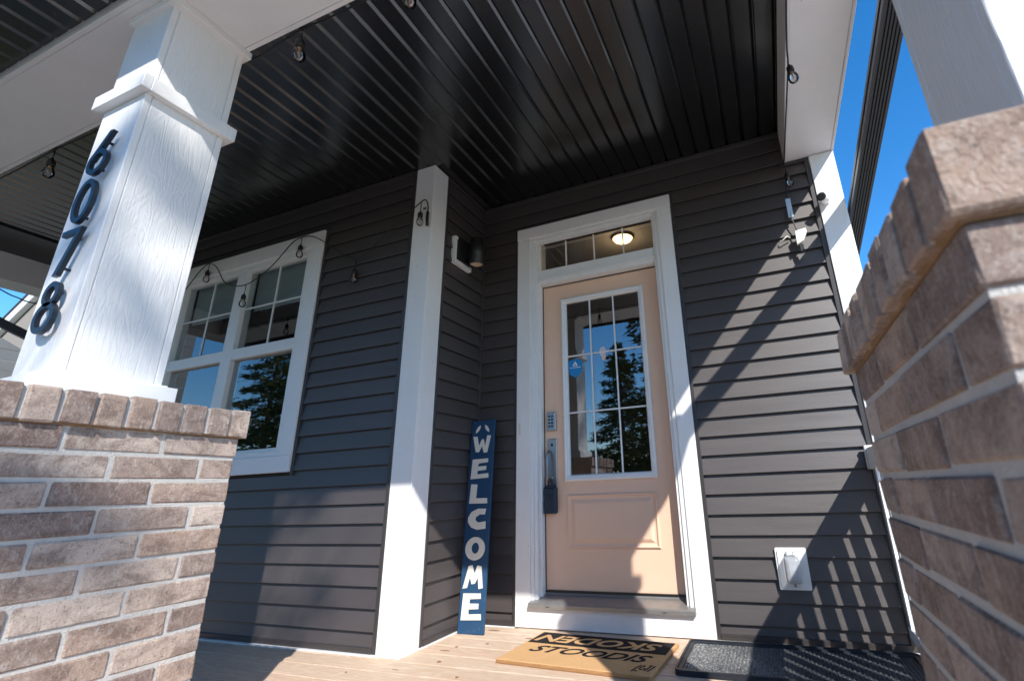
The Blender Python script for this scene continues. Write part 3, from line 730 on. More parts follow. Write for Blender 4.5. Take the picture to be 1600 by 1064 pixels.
pl_ = dd('handle_plate', (.026, .060, .826), (.094, .0697, 1.136), nickel, .003)
dd('keyhole', (.053, .0575, 1.085), (.067, .0599, 1.104), black_plastic, .002, pl_)
mm = MB(); mm.tube([Vector(p)-L_ for p in catmull([(.040, .062, 1.055), (.040, .030, 1.040), (.040, .018, 1.0), (.040, .018, .90), (.040, .03, .866), (.040, .060, .855)], 5)], .0085, 8)
mm.build('pull_handle', nickel, dr, True)
dd('thumb_latch', (.052, .035, .868), (.074, .0598, .884), nickel, .003)
lkb = thing('key_lockbox', 'dark blue key lockbox hanging from the door handle', 'lockbox', (.052, .045, .65))
MB().box((-.042, -.022, 0), (.045, .020, .165), .006).build('case', lock_blue, lkb)
MB().tube([Vector(p) for p in catmull([(-.012, .0, .16), (-.014, -.004, .20), (0, -.006, .222), (.016, -.004, .20), (.016, .0, .16)], 6)], .005, 8).build('shackle', black_plastic, lkb, True)
box('shackle_cover', (-.030, -.024, .166), (.034, .018, .182), lock_blue, lkb, .004)
box('dial_slot', (-.006, -.0235, .095), (.009, -.0221, .118), black_plastic, lkb, .001)

# stickers on the glass
sh = thing('security_sticker', 'blue shield shaped alarm sticker on the door glass', 'sticker', (.248, .0755, 1.622))
MB().prism([(-.055, .055), (0, .070), (.055, .055), (.055, -.010), (.040, -.045), (0, -.072), (-.040, -.045), (-.055, -.010)], 'y', -.0012, 0).build('shield', sticker_blue, sh)
MB().ring([(-.021, .016), (.021, .016), (0, .050)], [(-.010, .021), (.010, .021), (0, .038)], 'y', -.0020, -.0013).build('warning_triangle', sticker_white, sh)
def text_obj(name, s, size, mat, parent, loc, rot, shear=0, ext=.001, offset=0, sx=1.0, sy=1.0, align='CENTER'):
    cu = bpy.data.curves.new(name, 'FONT'); cu.body = s; cu.size = size; cu.shear = shear; cu.extrude = ext; cu.offset = offset
    cu.align_x = align; cu.align_y = 'CENTER'; cu.resolution_u = 3
    ob = bpy.data.objects.new(name, cu); C.objects.link(ob)
    dg = bpy.context.evaluated_depsgraph_get(); me = bpy.data.meshes.new_from_object(ob.evaluated_get(dg))
    bpy.data.objects.remove(ob); bpy.data.curves.remove(cu)
    for v in me.vertices: v.co.x *= sx; v.co.y *= sy
    me.materials.clear(); me.materials.append(mat); me.name = name
    o = bpy.data.objects.new(name, me); o.location = loc; o.rotation_euler = rot; return link(o, parent)
text_obj('exclamation_mark', '!', .030, sticker_white, sh, (0, -.0022, .028), (rad(90), 0, 0), ext=.0003)
MB().box((-.042, -.0018, .002), (.042, -.0013, .006)).build('print_line', sticker_white, sh)
ov = thing('oval_sticker', 'small pale oval ornament stuck on the middle of the door glass', 'sticker', (.462, .0755, 1.695))
MB().prism(ell(0, .020, .024, .036), 'y', -.002, 0).build('oval', sticker_pink, ov)
MB().prism(ell(.006, -.022, .015, .026), 'y', -.0035, -.0021).build('tail', plain('peach_sticker', (.75, .55, .50), .5), ov)

# ------------------------------------------------------------------ deck
dk = thing('porch_deck', 'pine plank deck under the doormats and welcome sign', 'deck', (0, 0, 0))
y = -.002; i = 0
bw = .139; gp = .0065
me_cache = {}
while y > -2.6:
    y0 = y-bw
    xl, xr_ = -5.1, 2.6
    if y0 > -.66: xl = -.505
    elif y > -.66: xl = -.505; 
    cuts = [xl]+sorted(random.sample([-3.7, -2.6, -1.5], 1) if xl < -3 else [])+([random.choice([.15, -.2, .9, 1.3])] if i not in (3, 4) else [])+[xr_]
    for a, c in zip(cuts, cuts[1:]):
        if a < -.6 and y > -.60: continue
        mbx = MB().box((-(c-a)/2+.0012, -bw/2, -.036), ((c-a)/2-.0012, bw/2, 0), .0022)
        o = mbx.build('deck_board', deck_m, dk); o.location = ((a+c)/2, y-bw/2, 0)
    y -= bw+gp; i += 1
# strip of boards in front of the window wall
MB().box((-5.1, -2.6, -.4), (2.6, -.003, -.16)).build('joist_frame', plain('shadowed_joists', (.10, .06, .04), .9), dk)
MB().box((-5.1, -.7225, -.036), (-.5062, -.668, 0), .002).build('deck_board', deck_m, dk)
ps = thing('porch_steps', 'wooden steps between the two brick pillars', 'steps', (.67, -2.6, GZ))
for k_ in range(3):
    box('tread', (-.98, -.32*(k_+1), .62-.19*(k_+1)-.04), (.98, -.32*k_-.002, .62-.19*(k_+1)), deck_m, ps, .004)
    box('riser', (-.97, -.32*(k_+1)+.29, 0.0), (.97, -.32*(k_+1)+.315, .62-.19*(k_+1)-.041), deck_m, ps, 0)
random.seed(11)
for i, (a, b) in enumerate([(-.16, -.36), (-.24, -.68), (-.02, -.84), (.30, -.86), (-.30, -.45), (1.02, -.74), (-.60, -.92), (.05, -.98)]):
    s = random.uniform(.006, .014); ang = random.uniform(0, 3)
    lf = MB(); lf.prism([(s*math.cos(ang+t_)*(1 if j % 2 else .55), s*math.sin(ang+t_)*(1 if j % 2 else .55)) for j, t_ in enumerate([0, .9, 1.9, 2.9, 4.0, 5.1])], 'z', 0.0005, .003)
    o = lf.build('dead_leaf', plain('dead_leaf_brown', (.22, .09, .04), .8) if i == 0 else bpy.data.materials['dead_leaf_brown'])
    o.location = (a, b, 0); tag(o, ['brown leaf scrap on the deck between the welcome sign and the coir mat', 'brown leaf scrap on the deck just below the welcome sign', 'tiny leaf scrap on the deck near the lower left corner of the coir mat', 'tiny leaf scrap on the deck in front of the coir mat', 'small leaf scrap nearest the foot of the welcome sign', 'leaf scrap in front of the left end of the rubber mat', 'leaf scrap on the deck below the white corner post', 'leaf scrap at the bottom edge of the photo below the coir mat'][i], 'leaf', 'leaf scraps on the deck')

# ------------------------------------------------------------------ railing on the right side
rl = thing('side_railing', 'white baluster railing between right pillar and house wall', 'railing', (1.985, -.9, 0))
box('top_rail', (-.038, -.88, .845), (.042, .842, .945), white_flat, rl, .004)
box('bottom_rail', (-.025, -.88, .07), (.025, .842, .12), white_flat, rl, .003)
bal = MB().box((-.02, -.02, .12), (.02, .02, .845)).build('baluster', white_flat, rl); bal.location = (0, .815, 0)
yb = .815-.126
while yb > -.86:
    o = bal.copy(); o.location = (0, yb, 0); link(o, rl); yb -= .126
box('wall_bracket', (-.046, .8425, .838), (.0, .868, .960), grey_plate, rl, .003)

# ------------------------------------------------------------------ welcome sign
ws = thing('welcome_sign', 'tall navy WELCOME sign leaning in the corner left of the door', 'sign', (-.455, -.228, .0))
A0 = Vector((-.455, -.228, .0)); ex = Vector((1, .006, 0)).normalized(); top = Vector((-.488, -.100, 1.285))-A0
ez = (top-ex*top.dot(ex)).normalized(); ey = ez.cross(ex).normalized()
tilt = rad(1.4); ex2 = ex*math.cos(tilt)+ez*math.sin(tilt); ez2 = -ex*math.sin(tilt)+ez*math.cos(tilt)
ws.matrix_world = Matrix(((ex2.x, ey.x, ez2.x, A0.x), (ex2.y, ey.y, ez2.y, A0.y), (ex2.z, ey.z, ez2.z, A0.z), (0, 0, 0, 1)))
box('board', (0, 0, 0), (.182, .018, 1.288), blue_m, ws, .0015)
def letter(polys, x0, x1, z0, z1):
    m = MB()
    for p in polys: m.prism([(x0+(x1-x0)*a, z0+(z1-z0)*b) for a, b in p], 'y', -.004, -.0002)
    return m.build('letter', cream_m, ws)
W_ = [[(0, 1), (.24, .97), (.36, .40), (.50, .78), (.60, .80), (.70, .36), (.80, 1), (1, .97), (.84, .02), (.66, .0), (.53, .42), (.38, .06), (.20, .08)]]
E_ = [[(.05, 1), (.92, 1.0), (.94, .80), (.40, .78), (.38, .62), (.84, .62), (.84, .42), (.36, .40), (.36, .22), (.98, .24), (1, .02), (0, 0)]]
Lp = [[(.05, 1), (.40, .97), (.36, .28), (.98, .26), (1, .0), (0, .03)]]
Cp = [[(.98, .98), (.92, .70), (.66, .72), (.44, .60), (.42, .46), (.58, .34), (.98, .38), (1, .04), (.55, .0), (.22, .12), (.02, .38), (.02, .60), (.20, .86), (.55, 1)]]
Mp = [[(0, .02), (.24, .96), (.42, 1), (.56, .62), (.68, .98), (.88, .94), (1, .04), (.80, .0), (.74, .46), (.60, .22), (.44, .20), (.34, .50), (.22, .05)]]
letter(W_, .018, .160, 1.062, 1.180); letter(E_, .020, .158, .893, 1.022); letter(Lp, .022, .160, .733, .860); letter(Cp, .020, .158, .575, .703)
mo = MB(); mo.ring([(.090+(a*.072), .465+b*.068) for a, b in ell(0, 0, 1, 1, 26)], [(.092+(a*.028), .468+b*.032) for a, b in ell(0, 0, 1, 1, 26)], 'y', -.004, -.0002); mo.build('letter', cream_m, ws)
letter(Mp, .018, .162, .238, .372); letter(E_, .020, .162, .072, .215)
for s in (-1, 1):
    m = MB(); c0 = (.090+s*.036, 1.228); d = Vector((-s*.55, .83)); n_ = Vector((d.y, -d.x))
    m.prism([(c0[0]+d.x*a+n_.x*b, c0[1]+d.y*a+n_.y*b) for a, b in ((-.032, 0), (-.016, .009), (.004, .011), (.022, .007), (.032, 0), (.022, -.007), (.004, -.011), (-.016, -.009))], 'y', -.003, -.0002)
    m.build('feather', cream_m, ws)

# ------------------------------------------------------------------ doormats
cm = thing('coir_doormat', 'tan coir doormat lettered SKODEN STOODIS in front of the door', 'doormat', (.056, -.625, .0005), rz=rad(-3.2))
MW, MH = .80, .485
box('mat_body', (0, 0, 0), (MW, MH, .020), coir_m, cm, .004)
box('black_panel', (.012, .285, .0195), (MW-.016, .474, .0212), coir_black, cm)
text_obj('upside_down_text', 'SKODEN', .150, coir_m, cm, (.395, .378, .0222), (0, 0, math.pi), shear=.25, ext=.0008, offset=.003, sx=1.16, sy=1.0)
text_obj('brush_text', 'STOODIS', .150, coir_black, cm, (.395, .195, .0212), (0, 0, 0), shear=.38, ext=.0008, offset=.002, sx=1.0, sy=.88)
m = MB()
def stroke(mb, pts, w_, z0=.0204, z1=.0216):
    for p, q in zip(pts, pts[1:]):
        p = Vector(p); q = Vector(q); n_ = Vector((-(q-p).y, (q-p).x)).normalized()*w_/2
        mb.prism([tuple(p-n_), tuple(q-n_), tuple(q+n_), tuple(p+n_)], 'z', z0, z1)
gx, gy = .695, .035
for pts in ([(0, 0), (.012, .05), (.03, .085)], [(.058, .072), (.040, .066), (.034, .04), (.048, .028), (.064, .036), (.066, .052)], [(.046, .088), (.052, .078)], [(.078, .088), (.100, .088)], [(.090, .080), (.074, .02)], [(.116, .086), (.094, .016)], [(.012, .012), (.034, .008)]):
    stroke(m, [(gx+a*.75, gy+b) for a, b in pts], .0065)
m.build('small_mark', coir_black, cm)
random.seed(5); vs = []; fs = []
for i in range(15000):
    e = random.random()
    if e < .45:
        px, py = random.uniform(0, MW), random.uniform(0, MH); pz = .0195; dz = random.uniform(.001, .0032)
        if 0.012 < px < MW-.016 and py > .285: continue
        d = (random.uniform(-.003, .003), random.uniform(-.003, .003), dz)
    else:
        side = random.random(); px = random.uniform(0, MW); pz = random.uniform(.003, .019)
        if side < .62: px, py = random.uniform(0, MW), 0; d = (random.uniform(-.002, .002), -random.uniform(.002, .006), random.uniform(-.002, .002))
        else: px, py = (MW, random.uniform(0, MH)); d = (random.uniform(.002, .006), random.uniform(-.002, .002), random.uniform(-.002, .002))
    b = len(vs); vs += [(px-.0008, py, pz), (px+.0008, py+.0004, pz), (px+d[0], py+d[1], pz+d[2])]; fs.append((b, b+1, b+2))
fz = bpy.data.objects.new('coir_fibres', mesh('coir_fibres', vs, fs, coir_m)); link(fz, cm); fz['kind'] = 'stuff'

rm = thing('rubber_boot_tray', 'dusty black rubber boot mat under the outlet, right of the coir mat', 'rubber mat', (.932, -.575, .0005), rz=rad(0.6))
RW, RH = 1.05, .47
box('tray_floor', (.02, .02, 0), (RW-.02, RH-.02, .012), rubber_m, rm)
m = MB()
def rrect(x0, x1, y0, y1, r, n=5):
    P = []
    for cx_, cy_, a in ((x1-r, y1-r, 0), (x0+r, y1-r, 90), (x0+r, y0+r, 180), (x1-r, y0+r, 270)):
        P += [(cx_+r*math.cos(rad(a+90*i/n)), cy_+r*math.sin(rad(a+90*i/n))) for i in range(n+1)]
    return P
m.ring(rrect(0, RW, 0, RH, .035), rrect(.030, RW-.030, .030, RH-.030, .02), 'z', 0, .019)
m.ring(rrect(.001, RW-.001, .001, RH-.001, .034), rrect(.010, RW-.010, .010, RH-.010, .03), 'z', .0192, .024)
m.build('raised_rim', rubber_plain, rm)
random.seed(3); vs = []; fs = []
for i in range(60):
    for j in range(24):
        cx_ = .045+i*(RW-.09)/59; cy_ = .045+j*(RH-.09)/23; a = (.004, .0065) if (i+j) % 2 else (.0065, .004); b = len(vs)
        vs += [(cx_-a[0], cy_-a[1], .0121), (cx_+a[0], cy_-a[1], .0121), (cx_+a[0], cy_+a[1], .0121), (cx_-a[0], cy_+a[1], .0121), (cx_, cy_, .0165)]
        fs += [(b, b+1, b+4), (b+1, b+2, b+4), (b+2, b+3, b+4), (b+3, b, b+4)]
o = link(bpy.data.objects.new('tread_studs', mesh('tread_studs', vs, fs, rubber_m)), rm); o['kind'] = 'stuff'

# ------------------------------------------------------------------ outlet box
ob_ = thing('outdoor_outlet', 'white outdoor outlet with clear bubble cover low on the siding', 'outlet', (1.492, -.022, .357))
m = MB(); m.prism(rrect(-.078, .078, -.101, .101, .008), 'y', -.010, .006); m.prism(rrect(-.068, .068, -.088, .090, .006), 'y', -.016, -.0101); m.build('mounting_block', white_flat, ob_)
MB().prism(rrect(-.034, .034, -.058, .060, .004), 'y', -.024, -.0161).build('cover_frame', plain('grey_gasket', (.42, .42, .43), .6), ob_)
MB().prism(rrect(-.017, .017, -.036, .040, .003), 'y', -.028, -.0241).build('receptacle', plain('receptacle_plastic', (.70, .70, .70), .4), ob_)
for zz in (-.018, .020):
    MB().box((-.007, -.0286, zz+.004), (-.004, -.0281, zz+.011)).box((.004, -.0286, zz+.004), (.007, -.0281, zz+.011)).box((-.002, -.0286, zz-.006), (.002, -.0281, zz-.002)).build('socket_slot', black_plastic, ob_)
m = MB(); lo_ = []
clear = N('clear_polycarbonate'); clear.col((.50, .53, .57)); clear.set(.10, 0, 1.0); clear.b.inputs['Transmission Weight'].default_value = .0; clear.b.inputs['Alpha'].default_value = .55
for ins, yy in ((0, -.020), (.001, -.052), (.006, -.068), (.018, -.076)):
    lo_.append([m.bm.verts.new((p[0], yy, p[1])) for p in rrect(-.041+ins, .041-ins, -.066+ins, .064-ins, .018-min(ins, .008))])
for A, B in zip(lo_, lo_[1:]):
    for i in range(len(A)): m.bm.faces.new((A[i], A[(i+1) % len(A)], B[(i+1) % len(A)], B[i]))
m.bm.faces.new(lo_[-1]); m.build('bubble_cover', clear.m, ob_, True)
MB().box((-.026, -.030, .066), (.026, -.0165, .080), .002).box((-.020, -.034, .0665), (-.012, -.0165, .086)).box((.012, -.034, .0665), (.020, -.0165, .086)).build('hinge', white_flat, ob_)
MB().box((-.006, -.046, -.082), (.006, -.0165, -.066), .001).build('latch', nickel, ob_)

# ------------------------------------------------------------------ wall light on the return wall
sc_ = thing('wall_light', 'black cylinder wall light beside the corner post', 'wall light', (-.49, -.32, 2.51))
m = MB(); m.box((-.018, -.108, -.109), (.008, .108, .109), .003).ring([(-.106, -.107), (.106, -.107), (.106, .107), (-.106, .107)], [(-.086, -.087), (.086, -.087), (.086, .087), (-.086, .087)], 'x', .0085, .018)
m.build('mounting_block', white_flat, sc_)
MB().box((.0095, -.074, -.072), (.030, .112, .112), .002).box((.0305, .02, -.03), (.060, .07, .05), .002).build('bracket', black_plastic, sc_)
m = MB(); m.lathe([(0, .125), (.050, .125), (.052, .122), (.052, -.088), (.048, -.090), (.046, -.078)], 28, (.105, .045, 0)); m.build('cylinder_housing', black_alu, sc_, True)
MB().lathe([(.047, -.080), (.03, -.0795), (0, -.079)], 24, (.105, .045, 0)).build('lens', lens_m, sc_)

# ------------------------------------------------------------------ security camera on corner board
se = thing('security_camera', 'small white security camera with black face on the right corner board', 'camera', (2.03, -.037, 2.455))
m = MB(); m.prism(ell(0, 0, .027, .027, 20), 'y', -.014, 0); m.build('base_plate', white_flat, se)
def capsule(pa, pb, r, name, mat, par, n=14):
    mm = MB(); P = [Vector(pa).lerp(Vector(pb), t) for t in (0, .04, .14, .3, .7, .86, .96, 1)]; R = [.55, .8, .95, 1, 1, .95, .85, .7]
    mm.tube(P, lambda t: r*R[min(7, int(round(t*7)))], n); return mm.build(name, mat, par, True)
capsule((.0, -.014, 0), (-.030, -.075, -.006), .030, 'camera_body', white_flat, se)
capsule((-.029, -.0745, -.006), (-.033, -.086, -.007), .0275, 'lens_face', black_plastic, se)

# ------------------------------------------------------------------ string lights
def socket_proto(): 
    s = MB().lathe([(0, .0), (.006, 0), (.009, -.010), (.017, -.018), (.018, -.040), (.0155, -.052), (.0, -.052)], 14).build('socket', black_plastic, None, True)
    return s
def bulb_at(par, P, drop, tilt=(0, 0), scale=1.0):
    """P world point on cable; hangs drop metres below"""
    base = Vector(P)-Vector(par.location); d = Vector((tilt[0], tilt[1], -1)).normalized()
    q = base+d*drop
    MB().tube([base, base.lerp(q, .5)+Vector((.003, 0, 0)), q+d*.004], .0028, 6).build('drop_wire', black_plastic, par, True)
    rot = d.to_track_quat('-Z', 'Y').to_euler()
    s = put('socket', SOCK, q, par); s.rotation_euler = rot; s.scale = (scale,)*3
    b = put('bulb', BULB, (0, 0, -.050), s); f = put('filament', FIL, (0, 0, -.050), s)
    return s
_s = MB().lathe([(0, .0), (.005, 0), (.008, -.012), (.0165, -.020), (.0175, -.044), (.0155, -.052), (0, -.052)], 16).build('socket', black_plastic, None, True); SOCK = _s.data
_b = MB().lathe([(.0125, 0), (.0135, -.008), (.021, -.022), (.0245, -.038), (.023, -.052), (.016, -.063), (.006, -.068), (0, -.0685)], 18).build('bulb', bulb_m, None, True); BULB = _b.data
_f = MB().tube([(-.004, 0, -.006), (-.005, 0, -.03), (-.0075, 0, -.044), (0, 0, -.036), (.0075, 0, -.044), (.005, 0, -.03), (.004, 0, -.006)], .0013, 5).lathe([(.008, 0), (.007, -.008), (.003, -.016), (0, -.018)], 10).build('filament', fil_m, None, True); FIL = _f.data
for o in (_s, _b, _f): bpy.data.objects.remove(o)
YF = -1.948
fs_ = thing('string_lights', 'string lights hooked along the inner edge of the front beam', 'string lights', (0, -1.97, 2.82))
pts = [(-4.7, YF, 2.84), (-3.6, YF, 2.835), (-2.81, YF, 2.822), (-2.25, YF, 2.842), (-1.9, YF, 2.83), (-1.5, YF, 2.835), (-1.2, YF, 2.835), (-.86, YF, 2.825), (-.52, YF, 2.805), (-.40, YF, 2.82), (-.235, YF, 2.846), (-.02, YF, 2.832), (.5, YF, 2.835), (1.2, YF, 2.84), (1.80, YF, 2.83)]
MB().tube([Vector(p)-fs_.location for p in catmull(pts, 5)], .0045, 6).build('cable', black_plastic, fs_, True)
for p, dr_ in (((-.235, YF, 2.846), .055), ((-2.25, YF, 2.840), .060), ((-3.6, YF, 2.81), .05), ((.38, YF, 2.838), .03), ((1.2, YF, 2.838), .04)):
    bulb_at(fs_, p, dr_, (.04, .02), 1.15)
    MB().tube([Vector(p)-fs_.location+Vector(q) for q in ((-.012, -.004, -.006), (-.006, 0, .014), (.008, 0, .012), (.010, -.004, -.008))], .006, 6).build('cable_clip', black_plastic, fs_, True)
    MB().tube([Vector(p)-fs_.location+Vector(q) for q in ((0, 0, .004), (.008, -.004, .022), (.0, -.008, .034), (-.008, -.006, .026))], .0018, 5).build('cup_hook', nickel, fs_, True)
wsx = thing('string_lights', 'string lights draped over the window head up to the white corner post', 'string lights', (-1.9, -.72, 2.7))
YW = -.725
pts = [(-3.9, YW, 2.45), (-3.30, YW, 2.35), (-3.06, YW, 2.516), (-2.88, YW, 2.70), (-2.77, YW, 2.742), (-2.66, YW, 2.68), (-2.5, YW, 2.51), (-2.25, YW, 2.445), (-2.0, YW, 2.54), (-1.80, YW, 2.71), (-1.69, YW, 2.740), (-1.58, YW, 2.72), (-1.45, YW, 2.645), (-1.13, YW+.02, 2.44), (-.86, YW, 2.56), (-.68, -.71, 2.69), (-.585, -.70, 2.765), (-.54, -.70, 2.775), (-.515, -.70, 2.72), (-.510, -.705, 2.66)]
MB().tube([Vector(p)-wsx.location for p in catmull(pts, 8)], .0042, 6).build('cable', black_plastic, wsx, True)
for p, dr_ in (((-2.775, YW, 2.742), .055), ((-2.245, YW, 2.445), .075), ((-1.695, YW, 2.74), .060), ((-1.125, YW+.02, 2.44), .075), ((-.575, -.705, 2.765), .075)):
    bulb_at(wsx, p, dr_, (.02, 0))
MB().tube([Vector(p)-wsx.location for p in ((-.510, -.705, 2.665), (-.508, -.707, 2.60), (-.502, -.71, 2.555))], .011, 8).build('plug_end', black_plastic, wsx, True)
MB().box((-.49+1.9-.045, -.003, -.02), (-.49+1.9-.025, .004, -.002)).build('post_hook', nickel, wsx)
rs = thing('string_lights', 'string lights running down the right beam to a loose plug on the siding', 'string lights', (1.83, -.5, 2.7))
pts = [(1.845, -1.9, 2.80), (1.842, -1.3, 2.80), (1.846, -1.0, 2.79), (1.850, -.90, 2.775), (1.846, -.5, 2.79), (1.842, -.10, 2.80), (1.838, -.05, 2.78), (1.842, -.048, 2.70), (1.826, -.05, 2.62), (1.816, -.052, 2.52), (1.818, -.055, 2.38), (1.836, -.058, 2.27), (1.840, -.06, 2.20)]
MB().tube([Vector(p)-rs.location for p in catmull(pts, 6)], .0042, 6).build('cable', black_plastic, rs, True)
bulb_at(rs, (1.846, -.93, 2.775), .02, (.10, .0)); bulb_at(rs, (1.838, -.048, 2.73), .01, (.12, -.10)); bulb_at(rs, (1.84, -1.6, 2.80), .03, (.1, 0))
box('clear_tag', (-.028, .442, -.315), (.002, .447, -.180), tape_m, rs)
m = MB(); m.prism([(-.012, -.52), (.028, -.50), (.055, -.445), (.052, -.42), (.010, -.425), (-.010, -.43)], 'y', .420, .450); m.build('tape_wrap', paper_m, rs)
box('plug', (-.002, .425, -.575), (.022, .447, -.522), black_plastic, rs, .003)
MB().box((.002, .432, -.592), (.005, .438, -.575)).box((.014, .432, -.592), (.017, .438, -.575)).build('plug_prong', nickel, rs)
sw = MB(); sw.tube([Vector(p)-rs.location for p in catmull([(1.790, -.028, 2.255), (1.770, -.05, 2.258), (1.742, -.045, 2.240), (1.728, -.03, 2.246)], 6)], .0040, 6); sw.build('spare_hook', paper_m, rs, True)
uw = thing('utility_cable', 'thin dark cable sagging across the sky at the far left', 'cable', (-5.3, 0, 0))
MB().tube([Vector(p) for p in catmull([(0, -2.4, 3.7), (0, -1.6, 3.08), (0, -1.078, 2.855), (0, -.948, 2.815), (0, -.80, 2.80), (0, -.3, 2.86), (0, 1.0, 3.3)], 8)], .006, 6).build('cable', black_plastic, uw, True)

# ------------------------------------------------------------------ neighbours at far left
nb = thing('neighbour_house', 'grey clad neighbouring house with dark eave at the far left', 'house', (-9, 1, GZ))
grey_clad = plain('weathered_grey_cladding', (.21, .22, .22), .85, 0, .2, 6, .15, .002)
def zr(yy): return 3.41-(yy-.12)*.38
z_ = .05; i = 0
while z_ < 4.8:
    ymax = min(5.0, (3.41+.12*.38-(z_+GZ+.16))/.38)
    if ymax > -4.9:
        MB().prism([(-5, z_), (ymax-1, z_), (ymax-1-.30, z_+.15), (-5, z_+.15)] if ymax < 5 else [(-5, z_), (4, z_), (4, z_+.15), (-5, z_+.15)], 'x', -.02-.012*(i % 2), 0).build('cladding_board', grey_clad, nb)
    z_ += .16; i += 1
MB().prism([(-5.2, zr(-4.2)-GZ), (4.4, zr(5.4)-GZ), (4.4, zr(5.4)-GZ+.13), (-5.2, zr(-4.2)-GZ+.13)], 'x', -.02, .04).build('eave_fascia', black_alu, nb)
MB().box((-6, -5, 0), (-.05, 4, 2.0)).build('wall_core', grey_clad, nb)
n2 = thing('gabled_house', 'distant gabled house with white bargeboard against the blue sky', 'house', (-20, 4, GZ))
MB().prism([(-3.2, 5.9), (2.5, 9.4), (2.5, 9.75), (-3.2, 6.25)], 'y', -.15, .0).build('bargeboard', white_flat, n2)
MB().prism([(-2.8, 0), (7, 0), (7, 6.9), (2.5, 9.4), (-2.8, 6.1)], 'y', .01, 8).build('wall', plain('tan_gable_wall', (.30, .26, .22), .9), n2)
MB().prism([(-3.2, 6.26), (2.5, 9.76), (2.5, 9.9), (-3.2, 6.40)], 'y', -.16, 8).build('roof', shing, n2)

# ------------------------------------------------------------------ trees (behind the camera: seen in the glass, casting dappled shade)
def foliage_mat(name, a, b):
    k = N(name); oi = k.noise(k.coord([3]*3), 1, 3); k.col(k.mix(oi, a, b)); k.set(.8, 0, .2)
    return k.m
ever = foliage_mat('spruce_needles', (.045, .065, .02), (.19, .19, .06))
bark = plain('grey_brown_bark', (.16, .12, .09), .9, 0, .1, 12, .3, .01)
def spruce_meshes(H, R, seed, nb=110):
    rnd = random.Random(seed); vs = []; fs = []; tv = MB()
    tv.tube([(0, 0, 0), (0, 0, H*.5), (.05, 0, H*.97)], lambda t: .02+H*.018*(1-t), 8)
    for i in range(nb):
        t = (i/nb)**.9; z = H*(.10+.88*t); L = R*(1-t)**.85*rnd.uniform(.75, 1.12)+.15; a = i*2.399+rnd.uniform(-.3, .3)
        dx, dy = math.cos(a), math.sin(a); droop = rnd.uniform(.12, .34)
        tv.tube([(0, 0, z), (dx*L*.5, dy*L*.5, z-L*droop*.35), (dx*L, dy*L, z-L*droop*.6)], lambda q: .012+.022*(1-q), 4, False)
        n = int(30+L*62)
        for j in range(n):
            s = rnd.uniform(.12, 1.0)**.8; px, py = dx*L*s, dy*L*s; pz = z-L*droop*(.7*s-.1*s*s)
            sp = L*.20*(1.1-s)+.08; ox, oy, oz = rnd.gauss(0, sp*.7), rnd.gauss(0, sp*.7), rnd.gauss(-.05, .09)
            c = Vector((px+ox, py+oy, pz+oz)); u = Vector((rnd.gauss(dx, .6), rnd.gauss(dy, .6), rnd.gauss(-.25, .4))).normalized()*rnd.uniform(.10, .25)
            v = u.cross(Vector((rnd.gauss(0, 1), rnd.gauss(0, 1), rnd.gauss(0, 1)))).normalized()*rnd.uniform(.025, .055)
            b = len(vs); vs += [c-u*.3-v, c+u, c-u*.3+v]; fs.append((b, b+1, b+2))
    return tv, mesh('crown', vs, fs, ever)
protos = []
for i, (H, R, sd_) in enumerate(((13, 3.0, 1), (10, 2.8, 2))):
    tv, cr = spruce_meshes(H, R, sd_); o = tv.build('trunk', bark); protos.append((o.data, cr)); bpy.data.objects.remove(o)
places = [(0, .5, -8.8, 1.1, 'tall spruce on the front lawn, nearest the front path'), (1, -9.2, -8.4, .80, 'bushy spruce in front of the double window, left of the path'),
          (0, -3.6, -20.5, .7, 'slim spruce across the road beside the front path'),
          (0, -12.8, -10.5, .95, 'tall spruce beside the bushy one, reflected in the window'), (1, -18.0, -14.5, 1.15, 'wide spruce far to the left across the road'),
          (0, -24, -16.5, 1.0, 'leftmost tall spruce across the road'), (1, 3.2, -22, .9, 'spruce straight across the road behind the camera'),
          (0, 14.5, -24, .9, 'rightmost tall spruce across the road'), (1, -6.0, -22, .95, 'spruce behind the tall one across the road')]
for i, (k_, px, py, s, lab) in enumerate(places):
    t = thing('spruce_tree', lab, 'tree', (px, py, GZ), 'spruces across the road', rz=i*1.3)
    t.scale = (s, s, s); put('trunk', protos[k_][0], (0, 0, 0), t); put('crown', protos[k_][1], (0, 0, 0), t)
hedge = []; hf = []; rnd = random.Random(9)
for i in range(26000):
    px = rnd.uniform(-30, 26); top_ = 2.7+.5*math.sin(px*.7)+.3*math.sin(px*2.3); pz = GZ+top_*rnd.random()**.7; py = -25.5+rnd.gauss(0, .5)
    c = Vector((px, py, pz)); u = Vector((rnd.gauss(0, 1), rnd.gauss(0, 1), rnd.gauss(0, 1))).normalized()*.17; v = u.cross(Vector((rnd.gauss(0, 1), rnd.gauss(0, 1), rnd.gauss(0, 1)))).normalized()*.09
    b = len(hedge); hedge += [c-u-v, c+u, c-u*.5+v]; hf.append((b, b+1, b+2))
hg = link(bpy.data.objects.new('hedge', mesh('hedge', hedge, hf, ever))); tag(hg, 'long dark hedge beyond the road', 'hedge', kind='stuff')

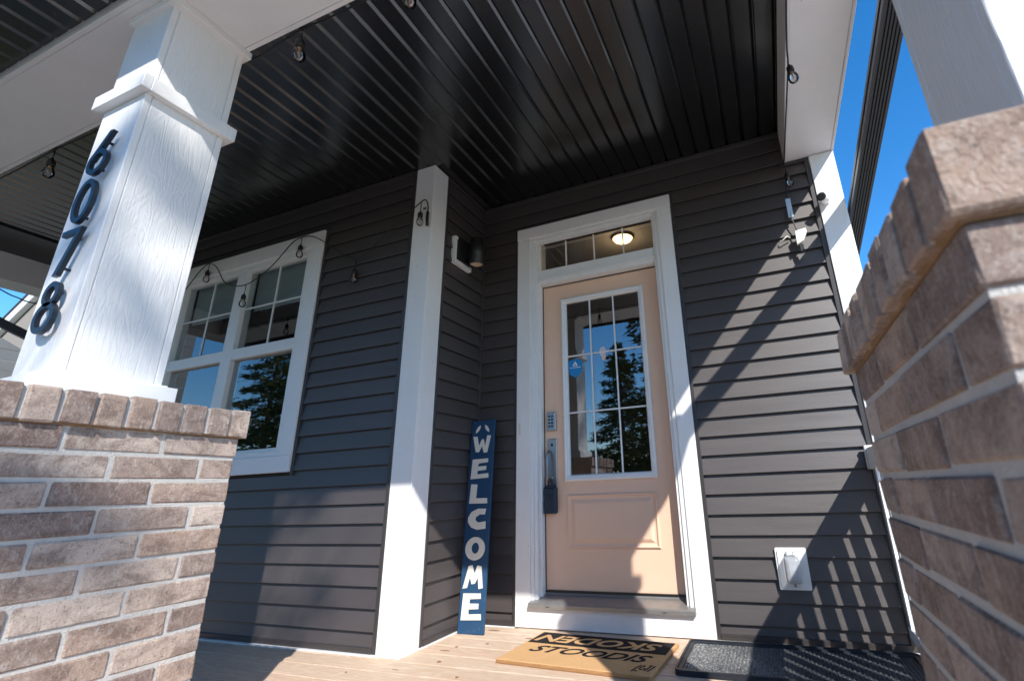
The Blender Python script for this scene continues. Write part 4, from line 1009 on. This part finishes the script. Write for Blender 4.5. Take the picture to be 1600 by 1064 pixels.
# bare tree whose upper branches reach into the sun path and dapple the left column
bt = thing('bare_tree', 'tall half-bare tree in the front garden that dapples the column with shade', 'tree', (3.6, -12.6, GZ))
m = MB(); rnd = random.Random(21); leaf_v = []; leaf_f = []
O_ = Vector(bt.location); tops = []
m.tube([(0, 0, 0), (.1, 0, 4), (.0, .2, 8.5), (.1, .1, 12.5)], lambda t: .20*(1-t)+.03, 8)
def P_at(u, dist, zoff):     # point on the sun ray through (u.x,u.y,u.z)
    return Vector(u)+Vector((.785, -1, 1.035))*dist+Vector((0, 0, zoff))
targets = [(-.57, -2.20, 2.13), (-.57, -2.07, 1.98), (-.57, -2.08, 1.44), (-.74, -2.27, 1.98), (-.75, -2.27, 1.74), (-.36, -2.38, .80), (-.36, -2.20, .75), (-1.46, -.68, .80), (-1.26, -.68, .80), (-1.35, -.68, .13), (-1.12, -.68, .22)]
for i, tg in enumerate(targets):
    e = P_at(tg, 8.6+rnd.uniform(-.5, .6), 0)-O_; st = Vector((.05, .1, max(2.5, e.z-rnd.uniform(2.2, 3.2))))
    mid = st.lerp(e, .55)+Vector((rnd.uniform(-.3, .3), rnd.uniform(-.3, .3), rnd.uniform(-.5, -.1)))
    ext_ = e+(e-mid).normalized()*.35
    m.tube(catmull([st, mid, e, ext_], 5), lambda t: .020*(1-t)+.004, 5)
    for j in range(7):
        s0 = e+Vector((rnd.gauss(0, .10), rnd.gauss(0, .10), rnd.gauss(0, .10))); s1 = s0+Vector((rnd.gauss(-.1, .22), rnd.gauss(0, .22), rnd.gauss(-.05, .22)))
        m.tube([s0, s1], .004, 4, False)
    for j in range(46 if i < 7 else (30 if i < 9 else 10)):
        c = e+Vector((rnd.gauss(0, .062), rnd.gauss(0, .062), rnd.gauss(0, .042))); u = Vector((rnd.gauss(0, 1), rnd.gauss(0, 1), rnd.gauss(0, 1))).normalized()*.055; v = u.cross(Vector((rnd.gauss(0, 1), rnd.gauss(0, 1), rnd.gauss(0, 1)))).normalized()*.032
        b = len(leaf_v); leaf_v += [c-u-v, c+u, c-u+v]; leaf_f.append((b, b+1, b+2))
for i in range(16):
    z = rnd.uniform(5, 12); a = rnd.uniform(2.4, 5.5); L = rnd.uniform(1.2, 2.4)
    m.tube(catmull([(0, .1, z-1), (math.cos(a)*L*.5, math.sin(a)*L*.5, z), (math.cos(a)*L, math.sin(a)*L, z+rnd.uniform(.3, 1.2))], 4), lambda t: .04*(1-t)+.006, 5)
m.build('trunk', bark, bt)
cr = link(bpy.data.objects.new('crown', mesh('crown', leaf_v, leaf_f, foliage_mat('spring_leaves', (.07, .10, .03), (.12, .13, .05)))), bt)
